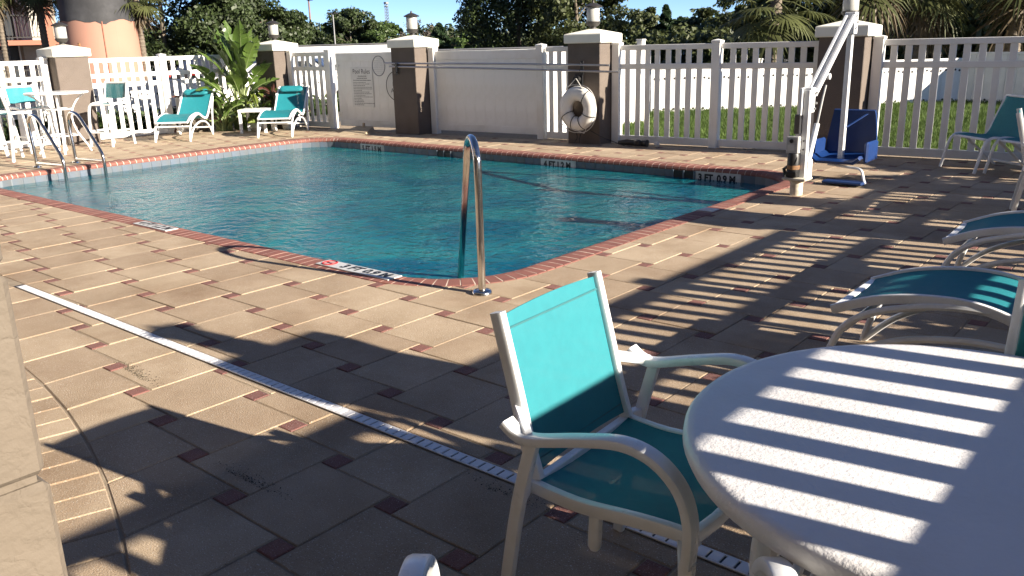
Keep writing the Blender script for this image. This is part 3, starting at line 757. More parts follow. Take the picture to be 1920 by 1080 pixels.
tag(solo('safety_rope', rl, black, (-7.8, 10.85, 0)), 'thin black rope trailing down from the life ring to the paving', 'rope')
t = thing('hose_nozzle', 'black lump of hose fitting lying at the foot of the ring pillar', 'hose fitting', (-6.92, 10.98, 0))
part(t, 'body', MB().tube([(-.25, 0, .045), (-.1, 0, .06), (.12, .02, .055), (.24, .02, .06)], [.03, .05, .045, .055], 10), black); part(t, 'collar', MB().lathe([(.03, 0), (.06, .0), (.06, .05), (.03, .07)], (.1, -.02, .04), 10), black)
tag(solo('float_ball', MB().lathe([(.001, -.045), (.03, -.035), (.045, 0), (.03, .035), (.001, .045)], n=14), rope_m, (-6.55, 11.05, .042), world=False), 'small white ball on the paving right of the black hose fitting', 'ball')
t = thing('dust_pan', 'flat tan dustpan lying on the paving below the pool rules gate', 'dustpan', (-12.55, 10.42, 0), .2)
part(t, 'pan', MB().add([(-.3, -.22, .01), (.3, -.22, .01), (.22, .16, .11), (-.16, .16, .11), (-.3, -.24, 0), (.3, -.24, 0), (.24, .18, 0), (-.18, .18, 0)], [(0, 1, 2, 3), (4, 5, 1, 0), (5, 6, 2, 1), (6, 7, 3, 2), (7, 4, 0, 3)]), mat('tan_plastic', (.42, .33, .22), .6))
part(t, 'handle', MB().tube([(.02, .13, .09), (.02, .14, .17)], .025, 8), MATS['tan_plastic'])

# ------------------------------------------------------------------ furniture
def rr(wd, h, r=.006):
    X, Y = wd / 2, h / 2; P = []
    for cx, cy, a in ((X - r, Y - r, 0), (-X + r, Y - r, 90), (-X + r, -Y + r, 180), (X - r, -Y + r, 270)):
        P += [(cx + r * math.cos(R(a + k * 45)), cy + r * math.sin(R(a + k * 45))) for k in range(3)]
    return P
def sling(path, hw, sag=.012, n=6, t=.004, m_=4):
    rows = []
    for p in smooth_path([(x, 0, z) for x, z in path], m_):
        rows.append([Vector((p.x, -hw + 2 * hw * k / n, p.z - sag * (1 - (2 * k / n - 1) ** 2))) for k in range(n + 1)])
    return MB().thick_grid(rows, t)
def XZ(P, y): return [(x, y, z) for x, z in P]

def armchair(label, loc, rz):
    t = thing('sling_armchair', label, 'chair', loc, rz, 'teal sling armchairs')
    for s in (-1, 1):
        mb = MB().tube(smooth_path(XZ([(-.185, .455), (-.215, .555), (-.252, .705), (-.300, .89)], s * .232), 4), 1, prof=rr(.024, .040))
        part(t, 'back_post', mb, frame_m)
        mb = MB().tube(smooth_path(XZ([(-.218, .640), (-.185, .618), (-.135, .612), (.0, .648), (.115, .672), (.20, .655), (.262, .60), (.288, .52), (.284, .42)], s * .315), 5), 1, prof=rr(.046, .026, .008))
        part(t, 'arm', mb, frame_m)
        mb = MB().tube(smooth_path(XZ([(.284, .43), (.272, .25), (.252, 0)], s * .315), 4), 1, prof=rr(.026, .036, .007))
        part(t, 'front_leg', mb, frame_m)
        mb = MB().tube(smooth_path(XZ([(-.135, .61), (-.185, .42), (-.225, .2), (-.255, 0)], s * .315), 4), 1, prof=rr(.026, .036, .007))
        part(t, 'rear_leg', mb, frame_m)
        mb = MB().tube(smooth_path(XZ([(-.205, .44), (-.05, .428), (.12, .442), (.24, .445), (.265, .425)], s * .245), 4), 1, prof=rr(.026, .036, .007))
        mb.beam((-.205, s * .25, .44), (-.18, s * .315, .44), .03, .03); mb.beam((.24, s * .245, .425), (.278, s * .315, .40), .03, .03); mb.beam((-.245, s * .232, .64), (-.15, s * .315, .615), .022, .03)
        part(t, 'seat_rail', mb, frame_m)
    part(t, 'front_bar', MB().tube([(.25, -.245, .432), (.262, -.12, .428), (.264, 0, .426), (.262, .12, .428), (.25, .245, .432)], 1, prof=rr(.026, .034)), frame_m)
    part(t, 'back_bar', MB().beam((-.19, -.235, .442), (-.19, .235, .442), .024, .024), frame_m)
    for s in (-1, 1): part(t, 'stacking_peg', MB().tube([(-.0, s * .24, .42), (-.005, s * .24, .325), (-.005, s * .24, .312)], [1, 1, .6], prof=rr(.028, .034, .01)), frame_m)
    part(t, 'seat_sling', sling([(-.185, .452), (-.05, .440), (.12, .452), (.245, .448)], .235, .016), teal)
    part(t, 'back_sling', sling([(-.190, .470), (-.222, .58), (-.258, .72), (-.298, .878)], .222, -.010), teal)
    for z_, x_ in ((.845, -.285), (.50, -.199)):
        part(t, 'hem_seam', MB().beam((x_ + .006, -.215, z_), (x_ + .006, .215, z_), .002, .006), dteal)
    return t
A1 = armchair('teal sling armchair with white frame, pulled up to the round white table', (-1.085, 1.795, 0), R(3))
dup(A1, 'teal sling armchair tucked under the far side of the round table', (-.16, 2.29, 0), R(-92))
dup(A1, 'white armchair at the near edge, only its two arm ends showing', (-.635, .93, 0), R(127))
dup(A1, 'teal sling armchair cut by the right picture edge before the far fence', (-1.14, 8.32, 0), R(10))

# round table
t = thing('round_table', 'round white patio table with stripes of fence shadow across its top', 'table', (-.31, 1.865, 0), R(-8))
part(t, 'tabletop', MB().lathe([(.0, .672), (.56, .672), (.585, .668), (.606, .672), (.614, .690), (.612, .708), (.602, .718), (.585, .7205), (.0, .7205)], n=96), tabletop)
for k in range(4):
    a = R(45 + 90 * k + 8 + 12); c_, s_ = math.cos(a), math.sin(a)
    mb = MB().tube(smooth_path([(c_ * r, s_ * r, z) for r, z in ((.50, .675), (.52, .55), (.50, .35), (.46, .18), (.50, 0))], 5), 1, prof=rr(.038, .022, .007), up=(-s_, c_, 0))
    part(t, 'leg', mb, frame_m)
for k in range(4):
    a = R(45 + 90 * k + 20); b = R(45 + 90 * (k + 1) + 20)
    part(t, 'brace', MB().beam((math.cos(a) * .49, math.sin(a) * .49, .30), (math.cos(b) * .49, math.sin(b) * .49, .30), .022, .036), frame_m)
mb = MB().tube([(.46 * math.cos(k * math.pi / 16), .46 * math.sin(k * math.pi / 16), .655) for k in range(32)], .014, 6, closed=True)
part(t, 'apron_ring', mb, frame_m)

# sun loungers
RAIL = [(0, .332), (.18, .405), (.36, .441), (.53, .450), (.67, .427), (.82, .37), (.95, .335), (1.06, .345), (1.18, .42), (1.35, .58), (1.52, .73), (1.63, .795), (1.70, .815)]
def lounger(label, loc, rz, pillow):
    t = thing('sun_lounger', label, 'sun lounger', loc, rz, 'teal sun loungers with white frames')
    for s in (-1, 1):
        part(t, 'side_rail', MB().tube(smooth_path(XZ(RAIL, s * .285), 5), 1, prof=rr(.028, .044, .009)), frame_m)
        part(t, 'front_leg', MB().tube(smooth_path([(-.03, s * .31, 0), (.015, s * .31, .16), (.07, s * .31, .27), (.18, s * .308, .352), (.36, s * .302, .408), (.52, s * .295, .432), (.64, s * .285, .43)], 5), .017, 8), frame_m)
        part(t, 'arched_runner', MB().tube(smooth_path(XZ([(-.02, .012), (.12, .15), (.3, .245), (.5, .29), (.7, .30), (.9, .265), (1.08, .165), (1.22, 0)], s * .31), 5), .017, 8), frame_m)
        part(t, 'rear_post', MB().tube(smooth_path(XZ([(1.22, 0), (1.28, .25), (1.36, .5), (1.47, .70)], s * .31), 5), .016, 8), frame_m)
    for x, z in ((.012, .335), (1.69, .81)): part(t, 'end_bar', MB().beam((x, -.285, z), (x, .285, z), .036, .026), frame_m)
    for x, z in ((.07, .26), (1.25, .14)): part(t, 'cross_bar', MB().tube([(x, -.31, z), (x, .31, z)], .015, 8), frame_m)
    part(t, 'sling', sling([(x, z + .008) for x, z in [(.02, .343)] + RAIL[1:-1] + [(1.68, .81)]], .272, .014, 8, .004, 5), teal)
    if pillow:
        mb = MB(); rows = []
        for k in range(13):
            y = -.225 + .45 * k / 12; e = 1 if 0 < k < 12 else .55
            rows.append([Vector((1.50 + .075 * e * math.cos(b) * .78 - .04 * e * math.sin(b) * .62 - .03, y, .755 + .075 * e * math.cos(b) * .62 + .04 * e * math.sin(b) * .78 + .035)) for b in [q * math.pi / 6 for q in range(13)]])
        mb.grid(rows); mb.add(rows[0][:-1], [tuple(range(12))]); mb.add(rows[-1][:-1], [tuple(range(12))[::-1]])
        part(t, 'pillow', mb, teal)
    return t
lounger('teal arched sun lounger just behind the round table', (-1.305, 4.075, 0), R(0.5), False)
lounger('teal arched sun lounger beyond the one behind the round table', (-1.262, 5.755, 0), R(2), False)
lounger('teal sun lounger with pillow left of the big leafy plant', (-14.50, 7.80, 0), R(131), True)
lounger('teal sun lounger with pillow right of the small white side table', (-13.36, 9.15, 0), R(130), True)

# low sling chairs at the far right
def low_chair(label, loc, rz):
    t = thing('low_sling_chair', label, 'chair', loc, rz, 'low teal chairs by the far fence')
    for s in (-1, 1):
        part(t, 'front_leg', MB().tube(smooth_path(XZ([(.34, 0), (.29, .18), (.25, .32), (.17, .385), (.02, .372)], s * .30), 5), .017, 8), frame_m)
        part(t, 'side_rail', MB().tube(smooth_path(XZ([(.02, .372), (-.16, .345), (-.24, .385), (-.30, .52), (-.42, .80)], s * .30), 5), .017, 8), frame_m)
        part(t, 'rear_leg', MB().tube(XZ([(.10, .375), (-.36, 0)], s * .285), .015, 8), frame_m)
    for x, z in ((.20, .365), (-.42, .80), (-.30, .06)): part(t, 'cross_bar', MB().tube([(x, -.30, z), (x, .30, z)], .015, 8), frame_m)
    part(t, 'sling', sling([(.21, .378), (.02, .385), (-.16, .36), (-.235, .40), (-.295, .53), (-.415, .80)], .285, .015, 6, .004, 5), teal)
    return t
C1 = low_chair('low teal sling chair in front of the right hand picket fence, left one of two', (-2.20, 11.04, 0), R(-131))
dup(C1, 'low teal sling chair at the right picture edge beside its twin', (-1.66, 10.72, 0), R(-131))

# bar set
def stool(label, loc, rz, sl):
    t = thing('bar_stool', label, 'bar stool', loc, rz, 'white tall bar stools')
    for s in (-1, 1):
        part(t, 'rear_post', MB().tube(smooth_path(XZ([(-.27, 0), (-.225, .4), (-.20, .70), (-.24, .88), (-.29, 1.08)], s * .23), 4), 1, prof=rr(.03, .042)), frame_m)
        part(t, 'front_leg', MB().tube(smooth_path(XZ([(.26, 0), (.22, .4), (.18, .64), (.08, .715), (-.20, .72)], s * .23), 4), 1, prof=rr(.03, .042)), frame_m)
    part(t, 'footrest', MB().beam((.235, -.23, .24), (.235, .23, .24), .03, .03), frame_m)
    for s in (-1, 1): part(t, 'side_bar', MB().beam((.235, s * .23, .26), (-.245, s * .23, .26), .02, .028), frame_m)
    part(t, 'seat_bar', MB().beam((.15, -.23, .70), (.15, .23, .70), .03, .03), frame_m); part(t, 'top_bar', MB().beam((-.28, -.23, 1.055), (-.28, .23, 1.055), .02, .03), frame_m)
    part(t, 'seat_sling', sling([(-.19, .715), (0, .705), (.16, .715)], .215), sl); part(t, 'back_sling', sling([(-.225, .80), (-.25, .92), (-.285, 1.05)], .215), sl)
    return t
stool('white bar stool at the left edge, dark back towards the pool', (-14.42, 5.18, 0), R(108), dteal)
stool('white bar stool with bright teal back behind the bar table', (-15.34, 5.83, 0), R(5), teal)
stool('white bar stool with dark back right of the bar table', (-15.06, 6.98, 0), R(-68), dteal)
stool('white bar stool cut by the left picture edge beside the bar table', (-15.15, 5.02, 0), R(70), teal)
t = thing('bar_table', 'tall round white bar table on curved legs among the stools', 'table', (-14.72, 6.03, 0), R(20))
part(t, 'tabletop', MB().lathe([(0, .935), (.45, .935), (.47, .945), (.475, .96), (.465, .972), (0, .972)], n=48), frame_m)
for k in range(4):
    a = R(45 + 90 * k); c_, s_ = math.cos(a), math.sin(a)
    part(t, 'leg', MB().tube(smooth_path([(c_ * r, s_ * r, z) for r, z in ((.40, .93), (.30, .86), (.20, .70), (.17, .52), (.22, .32), (.34, .1), (.38, 0))], 5), 1, prof=rr(.035, .025)), frame_m)
part(t, 'ring', MB().tube([(.2 * math.cos(k * math.pi / 10), .2 * math.sin(k * math.pi / 10), .70) for k in range(20)], .012, 6, closed=True).tube([(.24 * math.cos(k * math.pi / 10), .24 * math.sin(k * math.pi / 10), .28) for k in range(20)], .012, 6, closed=True), frame_m)

t = thing('side_table', 'small white slatted side table between the two left sun loungers', 'table', (-14.62, 9.62, 0), R(38))
for k in range(5): part(t, 'slat', MB().cbox((0, -.2 + .1 * k, .435), (.52, .088, .02), .003), frame_m)
for sx in (-1, 1):
    for sy in (-1, 1): part(t, 'leg', MB().cbox((sx * .235, sy * .225, .21), (.05, .05, .42), .004), frame_m)
mb = MB()
for s in (-1, 1): mb.cbox((s * .262, 0, .42), (.012, .5, .05), .003).cbox((0, s * .256, .42), (.52, .012, .05), .003)
part(t, 'apron', mb, frame_m)

# handrails
nr_ = thing('pool_handrail', 'single polished steel handrail at the near corner of the pool', 'handrail', (-3.56, 3.872, 0))
B0 = Vector((0, 0, 0)); E0 = Vector((-.72, .56, 0))
P = [B0 + E0 * t_ + Vector((0, 0, z)) for t_, z in ((0, 0), (0, .40), (.0, .80), (.035, .895), (.12, .955), (.24, .972), (.37, .935), (.45, .85), (.50, .75), (.75, .35), (1.05, -.14), (1.3, -.55), (1.42, -.85))]
part(nr_, 'rail', MB().tube(smooth_path(P, 7), .0245, 16), steel)
part(nr_, 'flange', MB().lathe([(.028, .03), (.055, .026), (.064, .016), (.066, .002), (.066, -.004)], n=28), steel)
ld = thing('pool_ladder', 'polished steel pool ladder with two hooped rails at the far left edge', 'pool ladder', (-13.14, 5.22, 0))
for y in (-.27, .28):
    r_ = part(ld, 'rail', MB().tube(smooth_path([(x, y, z) for x, z in ((0, 0), (-.02, .3), (-.045, .56), (.0, .68), (.12, .738), (.30, .70), (.48, .56), (.70, .36), (.86, .21), (.905, .10), (.905, -.15), (.905, -.9))], 6), .024, 12), steel)
    part(r_, 'flange', MB().lathe([(.03, .025), (.06, .015), (.062, 0)], (0, y, 0), 20), steel); part(r_, 'strut', MB().tube([(.0, y, .055), (.88, y, .085)], .02, 10), steel)
for z in (-.35, -.62): part(ld, 'step', MB().cbox((.905, 0, z), (.09, .55, .03), .004), frame_m)

# pool lift
pl = thing('pool_lift', 'white pool lift hoist with blue seat at the far corner of the pool', 'pool lift', (-3.315, 8.325, 0))
part(pl, 'socket', MB().lathe([(.062, -.01), (.062, .13), (.075, .135), (.075, .15), (0, .15)], n=20), mat('chipped_white_paint', (.62, .58, .48), .6, (.42, .36, .28), 22))
part(pl, 'flange', MB().cbox((0, 0, .165), (.24, .20, .025), .006).lathe([(.014, .15), (.014, .20), (0, .20)], (.09, .06, 0), 8).lathe([(.014, .15), (.014, .20), (0, .20)], (-.09, -.06, 0), 8), MATS['chipped_white_paint'])
md = part(pl, 'motor', MB().lathe([(.055, .18), (.06, .20), (.06, .40), (.05, .42), (0, .42)], (-.035, -.03, 0), 16), black)
part(md, 'rust_band', MB().lathe([(.062, .26), (.062, .30)], (-.035, -.03, 0), 16), rust_m)
part(md, 'clamp', MB().tube([(-.1, -.05, .18), (-.12, -.05, .26), (-.06, -.06, .3)], .018, 6).cbox((-.03, -.05, .215), (.11, .09, .06), .008), black)
part(pl, 'mast', MB().cbox((.045, .03, .60), (.06, .06, .86), .005), frame_m)
cb = part(pl, 'control_box', MB().cbox((-.045, -.03, .50), (.125, .07, .17), .008), mat('grey_control_box', (.42, .42, .41), .5))
part(cb, 'dial', MB().tube([(-.05, -.066, .54), (-.05, -.08, .54)], .02, 12), black); part(cb, 'sticker', MB().cbox((-.055, -.067, .475), (.07, .003, .06), .001), white_p); part(cb, 'bolt', MB().tube([(.045, -.002, .54), (.045, -.012, .54)], .008, 8).tube([(.045, -.002, .455), (.045, -.012, .455)], .008, 8), black)
part(pl, 'battery', MB().cbox((-.02, -.01, .70), (.06, .06, .19), .006), cargrey)
part(pl, 'cable', MB().tube(smooth_path([(-.03, -.05, .42), (-.05, -.07, .36), (-.02, -.08, .30), (.01, -.07, .36), (.0, -.05, .42)], 4), .006, 6).tube(smooth_path([(-.05, -.04, .42), (-.07, -.05, .33), (-.04, -.05, .27)], 4), .005, 6), black)
part(pl, 'head_plate', MB().cbox((.05, .06, .93), (.075, .10, .24), .006).cbox((-.005, .02, .90), (.03, .09, .30), .006), frame_m)
bm = MB().beam((.01, .10, .98), (.01, 1.03, 1.73), .03, .045).beam((.085, .10, .98), (.085, 1.03, 1.73), .03, .045).beam((.048, .10, .955), (.048, 1.0, 1.68), .04, .03)
part(pl, 'boom', bm, frame_m)
part(pl, 'top_plate', MB().cbox((.048, 1.05, 1.65), (.11, .09, .22), .006), frame_m)
part(pl, 'hanging_arm', MB().cbox((.048, 1.06, .955), (.055, .06, 1.40), .005).cbox((.048, 1.06, .245), (.058, .07, .03), .004), frame_m)
bt = MB()
for y, z in ((1.03, 1.72), (1.07, 1.66), (1.03, 1.60), (.09, 1.0), (.09, .90), (.06, .85)): bt.tube([(.10, y, z), (.115, y, z)], .011, 8)
part(pl, 'bolt', bt, grey_m)
part(pl, 'actuator', MB().tube([(.05, .12, .30), (.05, .30, .68)], .027, 10), frame_m); part(pl, 'actuator_rod', MB().tube([(.05, .30, .68), (.05, .40, .93), (.05, .46, 1.05)], .012, 8), grey_m); part(pl, 'actuator_motor', MB().cbox((.07, .08, .25), (.07, .08, .22), .015), frame_m); part(pl, 'pivot', MB().tube([(-.01, .40, 1.14), (.11, .40, 1.14)], .03, 12), frame_m)
# moulded seat
S0 = Vector((.03, 1.22, 0))
rows = []
for u, z in ((-.30, .20), (-.28, .215), (-.05, .205), (.10, .215), (.18, .26), (.215, .40), (.24, .58), (.245, .70), (.235, .74)):
    wdt = .27 if z < .45 else .27 - .05 * (z - .45) / .3
    rows.append([S0 + Vector((-wdt + 2 * wdt * k / 8, u, z + (.05 if k in (0, 8) and z < .26 else 0) )) for k in range(9)])
part(pl, 'seat', MB().thick_grid(rows, .035), blue)
for s in (-1, 1):
    part(pl, 'seat_side', MB().cbox(tuple(S0 + Vector((s * .285, -.02, .32))), (.045, .34, .22), .018), blue)
part(pl, 'leg_rest', MB().tube(smooth_path([tuple(S0 + Vector((.18, -.28, .17))), tuple(S0 + Vector((.30, -.34, .16))), tuple(S0 + Vector((.36, -.40, .06))), tuple(S0 + Vector((.38, -.42, .03)))], 4), .014, 8).tube([tuple(S0 + Vector((-.1, -.2, .18))), tuple(S0 + Vector((.2, -.29, .17)))], .014, 8), frame_m)
part(pl, 'footplate', MB().cbox(tuple(S0 + Vector((.17, -.44, .035))), (.42, .17, .03), .01), mat('dark_blue_plastic', (.006, .03, .12), .5))
part(pl, 'seat_strap', MB().beam(tuple(S0 + Vector((.05, -.16, .58))), tuple(S0 + Vector((.16, .15, .70))), .03, .008).beam(tuple(S0 + Vector((.035, -.17, .58))), tuple(S0 + Vector((.035, -.17, .44))), .03, .006), blue)

# stucco column of the building at the left edge
cl = thing('building_column', 'beige textured stucco column at the left edge, grooved and sunlit', 'column', (-1.598, .524, 0))
zs = [(0, .785), (.80, 1.185), (1.20, 3.4)]
for k, (a, b) in enumerate(zs): part(cl, 'stucco_block', MB().cbox((-.45 + (.003 if k == 0 else 0), -.45, (a + b) / 2), (.9, .9 + (.006 if k == 0 else 0), b - a), .012), wallst)
part(cl, 'groove', MB().box((-.45, -.45, 1.7), (.87, .87, 3.3)), wallst)

# unseen hotel wing added behind the column to block half the sky
hb = thing('hotel_wing', 'taupe stucco hotel wing with a porch that the grooved column carries', 'building', (-4, -3.2, 0))
part(hb, 'wall', MB().cbox((-4, -3.5, 6.0), (34, .5, 12.2), .02), mat('pale_stucco_wall', (.50, .42, .33), .85, (.47, .39, .31), 2, bump=1, bscale=60), local=False)  # pale tone chosen to bounce warm light into the shade
part(hb, 'porch_roof', MB().cbox((-6, -1.55, 3.52), (22, 3.4, .35), .02), stucco, local=False)
part(hb, 'roof_edge', MB().cbox((-4, -3.4, 12.3), (34.6, 1.0, .4), .02), capm, local=False)
wf = mesh('window', MB().cbox((0, .27, 0), (1.5, .05, 1.5), .01), window_m); wfr = mesh('frame', MB().cbox((0, .30, .77), (1.64, .06, .07), .006).cbox((0, .30, -.77), (1.64, .09, .08), .006).cbox((-.78, .30, 0), (.07, .06, 1.5), .006).cbox((.78, .30, 0), (.07, .06, 1.5), .006), capm)
for fl in range(4):
    for k in range(9):
        wn = inst(hb, 'window', wf, (-13.5 + k * 3.5, -.3, 1.7 + fl * 2.9)); inst(wn, 'frame', wfr, (0, 0, 0))

# ------------------------------------------------------------------ planting
import numpy as np
def cards(name, C, size, mt, seed, aspect=1.7, up=.0, N=None):
    """one mesh of many small leaf-shaped faces; C are centres, N optional outward directions"""
    g = np.random.default_rng(seed); n = len(C)
    a = g.normal(size=(n, 3)); 
    if N is not None: a = a * .75 + N * .9
    a /= np.linalg.norm(a, axis=1)[:, None] + 1e-9
    b = g.normal(size=(n, 3)); b -= (b * a).sum(1)[:, None] * a; b /= np.linalg.norm(b, axis=1)[:, None] + 1e-9
    c = np.cross(a, b); s = size * g.uniform(.6, 1.35, n)[:, None]
    l = b * s * aspect * .5; w_ = c * s * .5
    V = np.stack([C - l, C + w_ - l * .1, C + l, C - w_ - l * .1], 1).reshape(-1, 3)
    me = bpy.data.meshes.new(name); me.vertices.add(4 * n); me.vertices.foreach_set('co', V.ravel().astype(np.float32))
    me.loops.add(4 * n); me.loops.foreach_set('vertex_index', np.arange(4 * n, dtype=np.int32))
    me.polygons.add(n); me.polygons.foreach_set('loop_start', np.arange(0, 4 * n, 4, dtype=np.int32))
    try: me.polygons.foreach_set('loop_total', np.full(n, 4, dtype=np.int32))
    except Exception: pass
    me.materials.append(mt); me.update(calc_edges=True); me.validate(); return me
def crown_pts(g, n, c, r, clumps, fill=.35, rough=.22):
    """points clustered in clumps scattered over an ellipsoid"""
    c = np.array(c); r = np.array(r)
    d = g.normal(size=(clumps, 3)); d /= np.linalg.norm(d, axis=1)[:, None]
    cc = d * (g.uniform(.45, 1.0, clumps) ** .6)[:, None]
    cr = g.uniform(rough * .6, rough * 1.4, clumps)
    k = g.integers(0, clumps, n); q = g.normal(size=(n, 3)); q /= np.linalg.norm(q, axis=1)[:, None]
    q *= (g.uniform(0, 1, n) ** .4)[:, None]
    P = cc[k] + q * cr[k][:, None]
    return c + P * r, (P / (np.linalg.norm(P, axis=1)[:, None] + 1e-6))
def tree(name, label, cat, x, y, h, rad, mt, n, size, seed, group, base=.8, clumps=60, conif=False, zc=None, rz=None):
    g = np.random.default_rng(seed)
    t = thing(name, label, cat, (x, y, -.05), 0, group)
    tb = MB(); tr = max(.05, h * .017)
    tb.tube([(0, 0, 0), (g.uniform(-.1, .1), g.uniform(-.1, .1), h * .4), (g.uniform(-.2, .2), g.uniform(-.2, .2), h * .85)], [tr, tr * .75, tr * .25], 8)
    for k in range(7):
        a = g.uniform(0, 6.28); z = h * g.uniform(.25, .6); q = rad * g.uniform(.5, .85)
        tb.tube(smooth_path([(0, 0, z), (math.cos(a) * q * .5, math.sin(a) * q * .5, z + h * .12), (math.cos(a) * q, math.sin(a) * q, z + h * .2)], 2), [tr * .3 * (1 - i / 5.5) for i in range(5)], 5)
    part(t, 'trunk', tb, bark); n = int(n * 2.0); size *= .74
    if conif:
        k = g.uniform(0, 1, n) ** .8; z = base + (h - base) * k; a = g.uniform(0, 6.28, n)
        whorl = .6 + .4 * np.sin(z * 9 + a * 3); rr_ = rad * (1 - k) ** .7 * whorl * g.uniform(.1, 1, n) ** .5 + .04
        C = np.stack([np.cos(a) * rr_, np.sin(a) * rr_, z - .15 * rr_], 1); Nn = None
    else:
        zc = zc if zc is not None else (base + h) / 2
        C, Nn = crown_pts(g, n, (0, 0, zc), (rad, rad, (h - base) / 2), clumps)
    o = bpy.data.objects.new('crown', cards('crown', C, size, mt, seed, 1.6, N=Nn)); COL.objects.link(o); o.parent = t
    return t
# trees; positions are metres on the ground
tree('oak_tree', 'big dark oak in the middle, crown above the plain solid gate', 'tree', -29.6, 35.8, 7.4, 3.3, oak_l, 15000, .15, 11, None, .7, 90)
tree('oak_tree', 'broad olive green oak right of the big middle oak', 'tree', -26.2, 36.2, 6.4, 2.9, oak2_l, 12000, .15, 12, None, .6, 80)
tree('oak_tree', 'huge dark evergreen oak behind the pink tower, tall side', 'tree', -45.4, 24.6, 9.5, 4.6, oak_l, 15000, .2, 13, None, .4, 80)
tree('oak_tree', 'dark evergreen oak sloping down towards the left light pole', 'tree', -43.6, 28.3, 5.2, 3.3, oak_l, 11000, .18, 14, None, .4, 60)
tree('oak_tree', 'dark oak seen behind the top of the big leafy plant', 'tree', -44.4, 31.2, 3.6, 2.5, oak_l, 8000, .17, 28, None, .3, 60)
tree('round_tree', 'rounded dark tree under the tall thin light pole', 'tree', -81.5, 58.0, 5.4, 3.0, oak_l, 6500, .27, 15, None, .6, 50)
tree('round_tree', 'rounded dark tree behind the twin headed light pole', 'tree', -77.0, 63.8, 5.7, 3.2, oak_l, 6500, .27, 16, None, .6, 50)
tree('round_tree', 'bright green tree below the radio tower', 'tree', -74.3, 66.6, 3.9, 2.8, lime_l, 6000, .25, 17, None, .4, 50)
tree('bare_tree', 'thin half bare tree beside the middle pillar lantern', 'tree', -72.2, 69.5, 4.3, 2.4, mat('dull_twigs', (.12, .10, .08), .8, island=(.6, .6, .6)), 900, .18, 18, None, .5, 26)
PN = [(-50.5, 51.0, 3.7, 1.9, 'small dark pine just right of the middle pillar lantern'), (-47.6, 53.0, 4.1, 1.6, 'slim dark pine left of the big middle oak'), (-47.0, 51.4, 2.9, 1.7, 'pale green bushy tree above the plain solid gate'),
      (-38.4, 57.5, 3.8, 2.2, 'dark pine right of the life ring pillar lantern'), (-35.6, 56.4, 4.5, 2.4, 'olive feathery tree right of the life ring pillar'), (-34.3, 58.8, 4.6, 1.3, 'slender pine with a tufted top standing above the woods'),
      (-32.6, 58.0, 3.5, 2.4, 'dark pine in the gap of sky above the picket fence'), (-29.9, 57.5, 4.1, 2.3, 'dark green pine left of the tall green tree'), (-26.5, 55.5, 5.4, 2.8, 'tall leafy green tree left of the right hand palms')]
PN = [(x, y, h * .86, r_, lb) for x, y, h, r_, lb in PN]
for k, (x, y, h, r_, lb) in enumerate(PN):
    con = 'pine' in lb and 'tall' not in lb
    tree('pine_tree' if con else 'leafy_tree', lb, 'tree', x, y, h, r_, pine_l if con else (oak2_l if 'olive' in lb else lime_l if 'pale' in lb else oak2_l), 5200, .2 if not con else .22, 40 + k, 'trees of the woods beyond the lawn', .1, 40, con)
tree('leafy_tree', 'dark shaded tree behind the first right hand palm', 'tree', -19.5, 50.5, 7.5, 3.9, oak_l, 8000, .24, 60, None, .1, 60)
tree('leafy_tree', 'dark shaded tree filling the sky behind the pool lift', 'tree', -14.2, 38.0, 6.5, 3.6, oak_l, 8000, .22, 61, None, .1, 60)
tree('leafy_tree', 'dark shaded tree above the right hand picket fence', 'tree', -10.0, 34.0, 6.5, 3.9, oak_l, 8500, .22, 62, None, .1, 60)
tree('leafy_tree', 'dark shaded tree at the right picture edge above the chairs', 'tree', -5.0, 32.0, 6.5, 4.0, oak_l, 8500, .22, 63, None, .1, 60)
def mass(name, seg, n, rad, hgt, mt, size, seed):
    g = np.random.default_rng(seed); Cs = []; Ns = []
    for (x0, y0, x1, y1) in seg:
        for k in range(int(math.hypot(x1 - x0, y1 - y0) / (rad * .8)) + 1):
            f = g.uniform(0, 1); hh = hgt * g.uniform(.7, 1.2); P, N_ = crown_pts(g, n, (x0 + (x1 - x0) * f, y0 + (y1 - y0) * f, hh * .48), (rad, rad, hh * .52), 24, rough=.3); Cs.append(P); Ns.append(N_)
    o = bpy.data.objects.new(name, cards(name, np.concatenate(Cs), size, mt, seed, 1.6, N=np.concatenate(Ns))); COL.objects.link(o); o['kind'] = 'stuff'; return o
mass('undergrowth', [(-46, 56, -25, 50), (-27, 46, -7, 32), (-8, 31, 6, 26)], 700, 2.0, 2.1, oak2_l, .2, 70)
mass('far_woods', [(-120, 40, -75, 78), (-78, 72, -20, 95), (-30, 70, 30, 60)], 520, 5.0, 3.8, oak_l, .45, 71)

